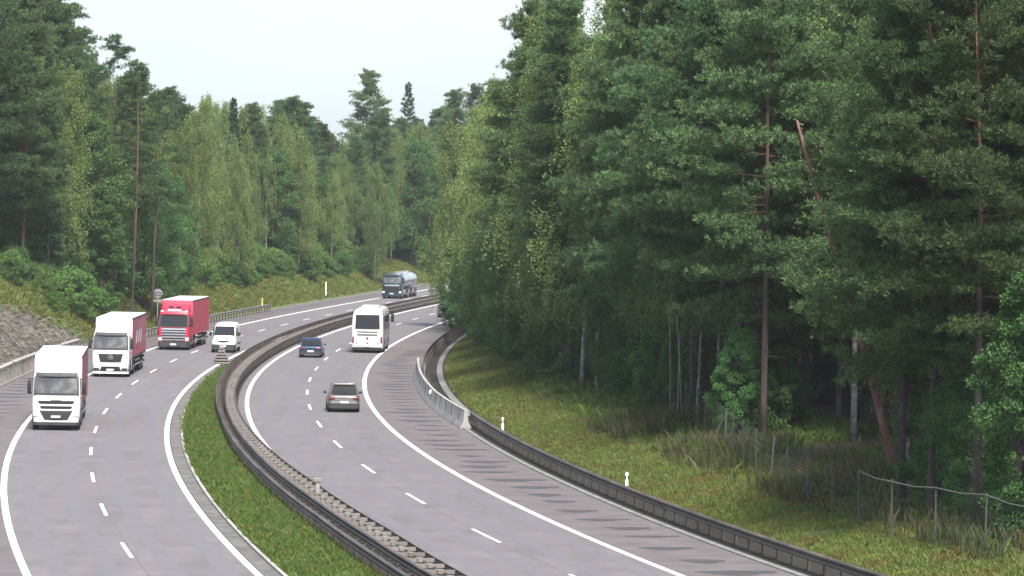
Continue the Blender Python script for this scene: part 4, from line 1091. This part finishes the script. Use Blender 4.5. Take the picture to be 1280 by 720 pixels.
# ---- right wood: front row along the edge, then rows behind
def right_kind(z, front):
    q = RNG.random()
    if z < 172: return 'pine' if q < .78 else 'broad'
    if z < 232: return 'pine' if q < .82 else ('spruce' if q < .9 else 'birch')
    if z < 300: return 'pine' if q < .24 else ('birch' if q < .84 else 'broad')
    return 'birch' if q < .80 else ('pine' if q < .88 else 'broad')
z = 132.0
while z < 445:
    o = forest_edge_r(z) + RNG.uniform(.9, 2.4); x, y, _ = at(cR, o, z)
    k = right_kind(z, True); cap = skyline_height(x, y)
    H = {'pine': RNG.uniform(19, 25), 'birch': RNG.uniform(15, 21) + (3 if z > 235 else 0), 'broad': RNG.uniform(8, 12), 'spruce': RNG.uniform(13, 19)}[k]
    clear = 980 < 640 + 5035.5 * x / y < 1110 and y < 186      # the leaning stem stands free here
    if in_view(x, y) and not clear: plant(k, x, y, min(H, cap - RNG.uniform(0, 1.5)), 'RF')
    z += RNG.uniform(3.2, 5.0) * (1 if z < 300 else 1.25)
row = 0
for dd in (4.6, 8.2, 12.0, 16.5, 21.5, 27.0):
    z = 132.0 + RNG.uniform(0, 3)
    while z < 470:
        o = forest_edge_r(z) + dd + RNG.uniform(-1.3, 1.3); x, y, _ = at(cR, o, z + RNG.uniform(-1, 1))
        q = RNG.random(); k = right_kind(z, False) if dd < 9 or (z > 240 and dd < 13) else ('pine' if q < .7 else ('spruce' if q < .92 else 'birch'))
        if k == 'broad': k = 'birch'
        cap = skyline_height(x, y); H = min(RNG.uniform(18, 26), cap - RNG.uniform(0, 2.5))
        if z > 228 and k != 'birch': H = min(H * .82, cap - RNG.uniform(2, 6))
        if in_view(x, y) and H > 8 and not (980 < 640 + 5035.5 * x / y < 1110 and y < 182): plant(k, x, y, H, 'RD')
        z += RNG.uniform(4.6, 6.6)
# understorey seen under the right wood's edge
def px(pxx, z): return (pxx - 640) * z / 5035.5
for pxx, z, k, H, lab in (
    (1180, 147, 'broad', 8.5, 'young bright leafy tree with hanging sprays behind the wire fence, right side'),
    (1218, 142, 'broad', 6.5, 'low leafy tree behind the top-railed fence, nearest the right edge'),
    (1246, 190, 'birch', 25.5, 'yellow green birch top hanging high in the upper right corner'),
    (566, 392, 'birch', 20.0, 'pale hanging birch at the left tip of the right wood'),
    (590, 372, 'birch', 21.0, 'pale airy birch second from the tip of the right wood'),
    (618, 352, 'birch', 20.5, 'pale hanging birch third from the tip of the right wood'),
    (650, 322, 'birch', 19.0, 'pale hanging birch in front of dark pines, fourth from the tip'),
    (690, 282, 'birch', 17.0, 'pale drooping birch above the bank brush, left of the pale stems'),
    (1262, 146, 'pine', 19.0, 'pine with long feathery boughs at the right edge of the picture'),
    (1140, 166, 'birch', 15.0, 'weeping birch with pale hanging twigs between dark pines, right of the leaning trunk'),
    (800, 222, 'darkshrub', 3.4, 'dark rounded shrub at the top of the right grass bank'),
    (878, 205, 'spruce', 5.5, 'small dark young spruce behind the fence beside thin pale stems'),
    (745, 262, 'birch', 21.5, 'tall pale birch standing among the dark pine tops'),
    (655, 285, 'darkshrub', 4.5, 'dark leafy shrub beside the mown grass at the bend'),
    (688, 250, 'darkshrub', 3.8, 'dark shrub low on the bank edge under the birches'),
    (722, 240, 'broad', 7.0, 'leafy young tree low at the wood edge under pale birches'),
    (612, 318, 'darkshrub', 4.6, 'dark shrub overhanging the mown grass, nearest the concrete barrier'),
    (590, 345, 'broad', 8.0, 'dense dark leafy tree overhanging the far rail at the bend'),
    (574, 385, 'broad', 9.0, 'leafy tree reaching over the far right edge line'),
    (640, 300, 'broad', 8.5, 'round leafy tree at the bank top below the birches'),
    (770, 230, 'broad', 6.5, 'leafy young tree beside the thin pale stems'),
    (840, 214, 'pine', 20.0, 'dark pine rising over the thin pale stems by the fence'),
):
    plant(k, px(pxx, z), z, H, 'HERO', 1.0 if k != 'broad' else .95, None, lab)

# low leafy growth along the right wood's edge
for i in range(46):
    z = RNG.uniform(180, 330); x, y, _ = at(cR, forest_edge_r(z) + RNG.uniform(.6, 4.5), z)
    k = 'darkshrub' if RNG.random() < .5 else 'broad'
    if in_view(x, y): plant(k, x, y, RNG.uniform(2.2, 3.8) if k == 'darkshrub' else RNG.uniform(4.0, 8.0), 'RU')

# ---- left wood
def left_kind(z, a, front):
    q = RNG.random()
    if z < 420: return ('broad' if q < .52 else 'birch' if q < .86 else 'spruce' if q < .93 else 'pine') if front else ('pine' if q < .40 else 'tallpine' if q < .55 else 'spruce' if q < .68 else 'broad')
    if z < 520: return 'birch' if q < .58 else ('pine' if q < .70 else 'spruce' if q < .80 else 'broad')
    return 'birch' if q < .45 else ('pine' if q < .6 else 'spruce' if q < .72 else 'broad')
for r_i, (dd, step) in enumerate(((0.5, 4.0), (3.6, 4.6), (7.2, 5.6), (11.5, 6.2), (16.5, 7.0), (22, 7.5))):
    z = 288.0 + RNG.uniform(0, 4)
    while z < 690:
        a = float(np.interp(z, [280, 330, 420, 500, 700], [20, 19, 19, 17.5, 12])) + dd + RNG.uniform(-1.3, 1.3)
        x, y, _ = at(cL, -a, z + RNG.uniform(-1, 1))
        k = left_kind(z, a, r_i < 2)
        if k == 'birch' and r_i > 2: k = ['broad', 'spruce', 'pine'][int(RNG.integers(3))]
        cap = skyline_height(x, y)
        H = min({'broad': RNG.uniform(10, 15.5), 'birch': RNG.uniform(14, 21), 'spruce': RNG.uniform(14, 21), 'pine': RNG.uniform(20, 28), 'tallpine': RNG.uniform(24, 29)}[k], cap - RNG.uniform(0, 3.5))
        if r_i == 0 and z < 400 and RNG.random() < .3: H *= .7
        if in_view(x, y) and H > 5: plant(k, x, y, H, 'LF' if r_i < 1 else 'LD')
        z += step * RNG.uniform(.75, 1.2)
for i in range(16):
    z = RNG.uniform(338, 440); a = float(np.interp(z, [330, 440], [18.5, 17.0])) + RNG.uniform(0, 2.5); x, y, _ = at(cL, -a, z)
    if in_view(x, y): plant('broad', x, y, RNG.uniform(8, 13), 'LF')
# trees closing the view where the road bends out of sight
for i in range(56):
    z = RNG.uniform(600, 745); x = RNG.uniform(-24, 34) + (z - 600) * .05
    if offset_of(cL, x, z) > -9.5 and offset_of(cR, x, z) < 13: continue
    k = ['birch', 'pine', 'spruce', 'broad'][int(RNG.choice(4, p=[.36, .24, .22, .18]))]
    H = min(RNG.uniform(15, 27), skyline_height(x, z) - RNG.uniform(0, 3))
    if H > 6: plant(k, x, z, H, 'FV')
for pxx, z, k, H, lab, var in (
    (168, 352, 'tallpine', 23.5, 'tallest pine with open layered boughs against the sky, left wood', 0),
    (192, 366, 'tallpine', 21.0, 'second open pine against the sky, just right of the tallest', 1),
    (146, 358, 'tallpine', 24.0, 'open topped pine just left of the tallest pine', 1),
    (285, 470, 'spruce', 20.5, 'narrow pointed spruce standing above the left birches', 2),
    (246, 430, 'birch', 18.5, 'birch with drooping top next to the open pines, left wood', 0),
    (320, 500, 'pine', 20.0, 'dark pine top showing between left birches', 0),
    (375, 500, 'birch', 17.5, 'birch with two pale stems at the wood edge above the grass bank', 1),
    (470, 545, 'birch', 16.5, 'weeping birch with clear white stem left of the far bend', 0),
    (415, 530, 'birch', 13.0, 'smaller weeping birch left of the clear white stemmed one', 2),
    (520, 600, 'broad', 19.0, 'broad rounded green tree above the tanker', 0),
    (470, 660, 'pine', 28.0, 'dark pine crown highest above the far bend', 2),
    (508, 668, 'spruce', 27.0, 'spruce top right of the highest far pine', 1),
    (30, 333, 'pine', 22.0, 'pine with reddish stem on the bare soil at left', 1),
    (62, 340, 'spruce', 20.0, 'dark spruce behind the reddish pine stem at left', 0),
    (80, 342, 'birch', 19.0, 'pale green birch above the bare soil at left', 1),
    (50, 345, 'birch', 20.5, 'tall pale green birch between two pines, upper left', 0),
    (104, 348, 'broad', 15.5, 'leafy tree right of the pale birch above the bare soil', 0),
    (128, 346, 'broad', 11.0, 'low dark leafy tree below the open pines at left', 1),
    (182, 372, 'broad', 13.5, 'leafy tree directly below the tallest open pine', 2),
    (212, 392, 'broad', 12.0, 'leafy tree left of the drooping left birch', 0),
    (226, 404, 'birch', 17.0, 'slim birch left of the drooping left birch', 1),
    (300, 452, 'birch', 15.5, 'birch right of the narrow pointed spruce', 1),
):
    x = px(pxx, z); plant(k, x, z, H, 'HERO', 1.0, var, lab)

# ---- shrubs on the left bank
for i in range(120):
    z = RNG.uniform(318, 560); a = float(np.interp(z, [318, 345, 400, 480, 560], [12.6, 12.0, 13.2, 13.2, 11.5])) + RNG.uniform(0, 4.5)
    x, y, _ = at(cL, -a, z)
    if in_view(x, y, 1): plant('shrub' if RNG.random() < .72 else 'darkshrub', x, y, RNG.uniform(1.6, 3.9), 'LS', RNG.uniform(1.0, 1.35))
for pxx, z, H, lab in ((95, 332, 3.8, 'large bright shrub above the rock cutting, left of the lorries'), (120, 336, 3.2, 'bright bushy shrub at the end of the rock cutting'), (70, 322, 1.8, 'low bright shrub on the crest of the rock cutting')):
    plant('shrub', px(pxx, z), z, H, 'HERO', 1.2, None, lab)

ORD = 'first second third fourth fifth sixth seventh eighth ninth tenth eleventh twelfth thirteenth fourteenth fifteenth sixteenth seventeenth eighteenth nineteenth twentieth twenty-first twenty-second twenty-third twenty-fourth twenty-fifth twenty-sixth twenty-seventh twenty-eighth twenty-ninth thirtieth thirty-first thirty-second thirty-third thirty-fourth thirty-fifth thirty-sixth thirty-seventh thirty-eighth thirty-ninth fortieth forty-first forty-second forty-third forty-fourth forty-fifth forty-sixth forty-seventh forty-eighth forty-ninth fiftieth'.split()
LOOK = {'pine': 'dark green pine', 'tallpine': 'bare-stemmed pine', 'spruce': 'dark pointed spruce', 'birch': 'pale green birch', 'broad': 'leafy deciduous tree', 'shrub': 'bright green shrub', 'darkshrub': 'dark green shrub'}
ZONE = {'RF': ('at the front edge of the right wood', 'front trees of the right wood'), 'RD': ('deep in the right wood', 'inner trees of the right wood'),
        'RU': ('low along the right wood edge', 'low growth along the right wood'),
        'LF': ('at the front edge of the left wood', 'front trees of the left wood'), 'LD': ('deep in the left wood', 'inner trees of the left wood'),
        'FV': ('beyond the far bend', 'trees beyond the far bend'), 'LS': ('on the left grass bank', 'shrubs on the left bank')}
byz = {}
for g, kind, zone, brg, lab in TREES:
    if lab: tag(g, lab, CATS[kind]); continue
    byz.setdefault((zone, kind), []).append((brg, g))
for (zone, kind), L in byz.items():
    L.sort(key=lambda t_: t_[0]); where, grp = ZONE[zone]
    for i, (brg, g) in enumerate(L):
        if zone in ('RD', 'LD') or len(L) > 50:
            tag(g, f'{LOOK[kind]} {where}, one of many alike there', CATS[kind], grp + ', ' + LOOK[kind])
        else:
            tag(g, f'{LOOK[kind]} {where}, {ORD[i]} such from left', CATS[kind], grp)
print('trees', len(TREES), {k: len(v) for k, v in byz.items()})

# ---- leaning red pine stem, thin pale stems
g = empty('pine_snag', (px(1128, 163), 163, ground_at(px(1128, 163), 163)), 0); tag(g, 'bare reddish pine stem leaning left among the dark pine crowns', 'dead tree')
base = np.array([0, 0, -.4]); top = np.array([px(1000, 163) - px(1128, 163), 1.0, 12.517 + 107 * 163 / 5035.5 - ground_at(px(1128, 163), 163)])
mb = MB(); pts = [base + (top - base) * t_ + np.array([.12 * math.sin(t_ * 5), 0, 0]) for t_ in np.linspace(0, 1, 11)]
mb.tube(pts, [.19 - .14 * i / 10 for i in range(11)], 9)
m, t, b = new_mat('red_stem'); tc = N(t, 'ShaderNodeTexCoord'); mp = N(t, 'ShaderNodeMapping'); mp.inputs['Scale'].default_value = (5, 5, 1.2); nz = N(t, 'ShaderNodeTexNoise', Scale=1.0, Detail=6.0)
t.links.new(tc.outputs['Object'], mp.inputs[0]); t.links.new(mp.outputs[0], nz.inputs['Vector']); r = ramp(t, [(.3, (.050, .026, .020)), (.55, (.14, .066, .052)), (.75, (.21, .125, .11))]); t.links.new(nz.outputs['Fac'], r.inputs[0]); t.links.new(r.outputs[0], b.inputs['Base Color']); b.inputs['Roughness'].default_value = .9
mb.build('stem', m, g, 180)
for t_, dx, dz in ((.55, 1.3, .15), (.62, -1.0, .2), (.7, 1.5, .5), (.8, -1.1, .5), (.9, .8, .6)):
    p0 = base + (top - base) * t_; MB().tube([p0, p0 + np.array([dx * .6, -.3, dz]), p0 + np.array([dx, -.4, dz * .8])], [.03, .02, .006], 5).build('branch', m, g, 180)
for i, (pxx, z, H, lab) in enumerate(((843, 205, 5.2, 'left'), (852, 203, 4.6, 'middle'), (858, 202, 6.0, 'right'))):
    g = empty('bare_stem', (px(pxx, z), z, ground_at(px(pxx, z), z)), 0); tag(g, f'thin pale bare stem at the wood edge, {lab} of three in a cluster', 'stem', 'thin pale stems')
    dx = (-.12, .05, -.45)[i]
    MB().tube([(0, 0, -.3), (dx * .4, 0, H * .5), (dx, 0, H)], [.048, .038, .025], 7).build('stem', M['pale_stem'], g, 180)
    MB().tube([(dx * .7, 0, H * .72), (dx * .7 + .3, .1, H * .82)], [.02, .006], 4).build('twig', M['birch_twig'], g, 180)

# ------------------------------------------------------------------ wire fence along the right wood
FP = [(17.6, 122.5), (16.7, 127.5), (15.7, 132), (14.5, 136), (13.4, 140.2), (12.7, 145), (12.1, 149.5), (11.5, 154), (11.05, 158.5), (10.65, 163), (10.35, 167.5), (10.1, 172), (9.9, 176.5), (9.7, 181), (9.5, 186), (9.35, 191), (9.2, 196), (8.9, 202)]
g = empty('wire_fence', (0, 0, 0)); tag(g, 'grey wire fence on slim posts along the edge of the right wood', 'fence')
FB = [(x, y, ground_at(x, y)) for x, y in FP]
frnd = random.Random(5)
for i, (x, y, zz) in enumerate(FB):
    h = 2.0 + frnd.uniform(-.08, .12); lx = frnd.uniform(-.04, .04) + (.10 if i in (9, 13) else 0)
    MB().tube([(x, y, zz - .4), (x + lx, y, zz + h)], .036, 8).build('fence_post', M['fence'], g, 40)
    if i in (8, 13): MB().tube([(x - .75, y + .3, zz - .1), (x + lx, y, zz + h - .15)], .028, 6).build('brace', M['fence'], g, 40)
mb = MB(); pts = []
for i in range(0, 6):
    x, y, zz = FB[i]; pts.append((x, y, zz + 2.02))
    if i < 5: x2, y2, z2 = FB[i + 1]; pts.append(((x + x2) / 2, (y + y2) / 2, (zz + z2) / 2 + 1.95))
mb.tube(pts, .028, 8); mb.build('top_rail', M['fence'], g, 60)
mb = MB()
for hgt in (.25, .55, .85, 1.15, 1.45, 1.75, 1.95):
    mb.tube([(x, y, zz + hgt) for x, y, zz in FB], .0035, 4)
for i in range(len(FB) - 1):
    for k in range(1, 18):
        t_ = k / 18; x = FB[i][0] * (1 - t_) + FB[i + 1][0] * t_; y = FB[i][1] * (1 - t_) + FB[i + 1][1] * t_; zz = FB[i][2] * (1 - t_) + FB[i + 1][2] * t_
        mb.tube([(x, y, zz + .05), (x, y, zz + 1.95)], .002, 3)
mb.build('wire_mesh', M['fence'], g, None)

# ------------------------------------------------------------------ grass, tall stems and dry brush (uncountable)
ZT = np.linspace(40, 760, 1441)
XR = np.array([cR(z) for z in ZT]); XL = np.array([cL(z) for z in ZT]); SR = np.gradient(XR, ZT); SL = np.gradient(XL, ZT)
def at_v(which, o, z):
    X, S = (XR, SR) if which == 'R' else (XL, SL)
    s = np.interp(z, ZT, S); k = np.sqrt(1 + s * s)
    return np.interp(z, ZT, X) + o / k, z - o * s / k
def blades(name, x, y, h, nb, hgt, wid, mat_key, lean=.5):
    rng = np.random.default_rng(len(x)); n = len(x) * nb
    x = np.repeat(x, nb) + rng.normal(size=n) * .06; y = np.repeat(y, nb) + rng.normal(size=n) * .06; h = np.repeat(h, nb)
    H = rng.uniform(hgt[0], hgt[1], n); a = rng.uniform(0, 6.28, n); W = rng.uniform(wid[0], wid[1], n)
    lx = rng.normal(size=n) * lean * H; ly = rng.normal(size=n) * lean * H
    ca, sa = np.cos(a) * W, np.sin(a) * W
    V = np.stack([np.stack([x - ca, y - sa, h - .03], 1), np.stack([x + ca, y + sa, h - .03], 1), np.stack([x + lx * .4 + ca * .7, y + ly * .4 + sa * .7, h + H * .6], 1), np.stack([x + lx, y + ly, h + H], 1)], 1).reshape(-1, 3)
    o = link_mesh(name, leaf_mesh(name, V), M[mat_key])
    return tag(o, kind='stuff')
rng = np.random.default_rng(5)
def density(x, y, f): return (np.sin(x * 1.1 + 2) * np.cos(y * .5) + np.sin(x * .43 - y * .31) + .8 * np.sin(x * 2.3 + y * 1.3) + f)
def sow(which, n, o0, o1, z0, z1, hfun, edge=None, bare=1.2):
    z = rng.uniform(z0, z1, n); o = rng.uniform(o0, o1, n)
    keep = density(o, z, bare) > rng.uniform(-1, 1, n) * .6
    if edge is not None: keep &= o < np.interp(z, ZT, [edge(q) for q in ZT]) + rng.normal(size=n) * .8
    z, o = z[keep], o[keep]; x, y = at_v(which, o, z)
    return x, y, hfun(o, z)
blades('verge_grass', *sow('R', 80000, 9.45, 19, 122, 222, hR, forest_edge_r, 1.9), 5, (.05, .20), (.010, .022), 'grass_blade', .45)
blades('verge_grass', *sow('R', 40000, 9.35, 16, 222, 440, hR, forest_edge_r, 1.9), 4, (.06, .20), (.018, .035), 'grass_blade', .45)
blades('tall_grass', *sow('R', 7000, 12.2, 18.5, 122, 205, hR, None, -.4), 4, (.4, 1.0), (.008, .018), 'tall_blade', .2)
blades('weeds', *sow('R', 8000, 13.0, 24, 125, 260, hR, None, .0), 5, (.25, .7), (.012, .028), 'median_blade', .4)
# median
z = rng.uniform(100, 330, 42000); t_ = rng.uniform(0, 1, 42000); xa, ya = at_v('L', np.full_like(z, 4.66), z); xb, yb = at_v('R', np.array([offA(q) - .05 for q in z]), z)
ok = (xb - xa) > .2; keep = ok & (density(xa + (xb - xa) * t_, z, 1.7) > rng.uniform(-1, 1, len(z)) * .6) & (rng.uniform(0, 1, len(z)) < np.clip((xb - xa) / 3, .2, 1))
blades('median_grass', (xa + (xb - xa) * t_)[keep], (ya + (yb - ya) * t_)[keep], np.full(keep.sum(), .06), 5, (.08, .30), (.010, .022), 'median_blade', .45)
# left bank
x, y, h = sow('L', 90000, -19, -8.7, 262, 600, lambda o, z: hL(-o, z), None, 1.2)
a_ = -np.array([offset_of(cL, p, q) for p, q in zip(x, y)]); keep = a_ > np.array([rock_limit(q) if q < 326 else 0 for q in y])
blades('bank_grass', x[keep], y[keep], h[keep], 4, (.12, .42), (.022, .045), 'grass_blade', .5)
# dry brush over the rock face
z = rng.uniform(232, 322, 5200); a_ = rng.uniform(8.6, 13.6, 5200); keep = a_ < np.array([rock_limit(q) for q in z]) + .5; z, a_ = z[keep], a_[keep]
x, y = at_v('L', -a_, z); h = hL(a_, z); n = len(x)
P0 = np.stack([x, y, h + .05], 1); L = rng.uniform(.5, 1.6, n)[:, None]
D = unit(np.stack([rng.normal(size=n) * .5 + .45, rng.normal(size=n) * .5, -.45 + rng.normal(size=n) * .35], 1)); up = np.array([[0, 0, .16]])
Sx = perp(D, rng) * rng.uniform(.012, .026, n)[:, None]
P1 = P0 + D * L * .5 + up * L * 1.6; P2 = P0 + D * L
V = np.concatenate([np.stack([P0 - Sx, P0 + Sx, P1 + Sx, P1 - Sx], 1), np.stack([P1 - Sx, P1 + Sx, P2 + Sx * .4, P2 - Sx * .4], 1)]).reshape(-1, 3)
tag(link_mesh('dry_brush', leaf_mesh('dry_brush', V), M['dry_twig']), kind='stuff')
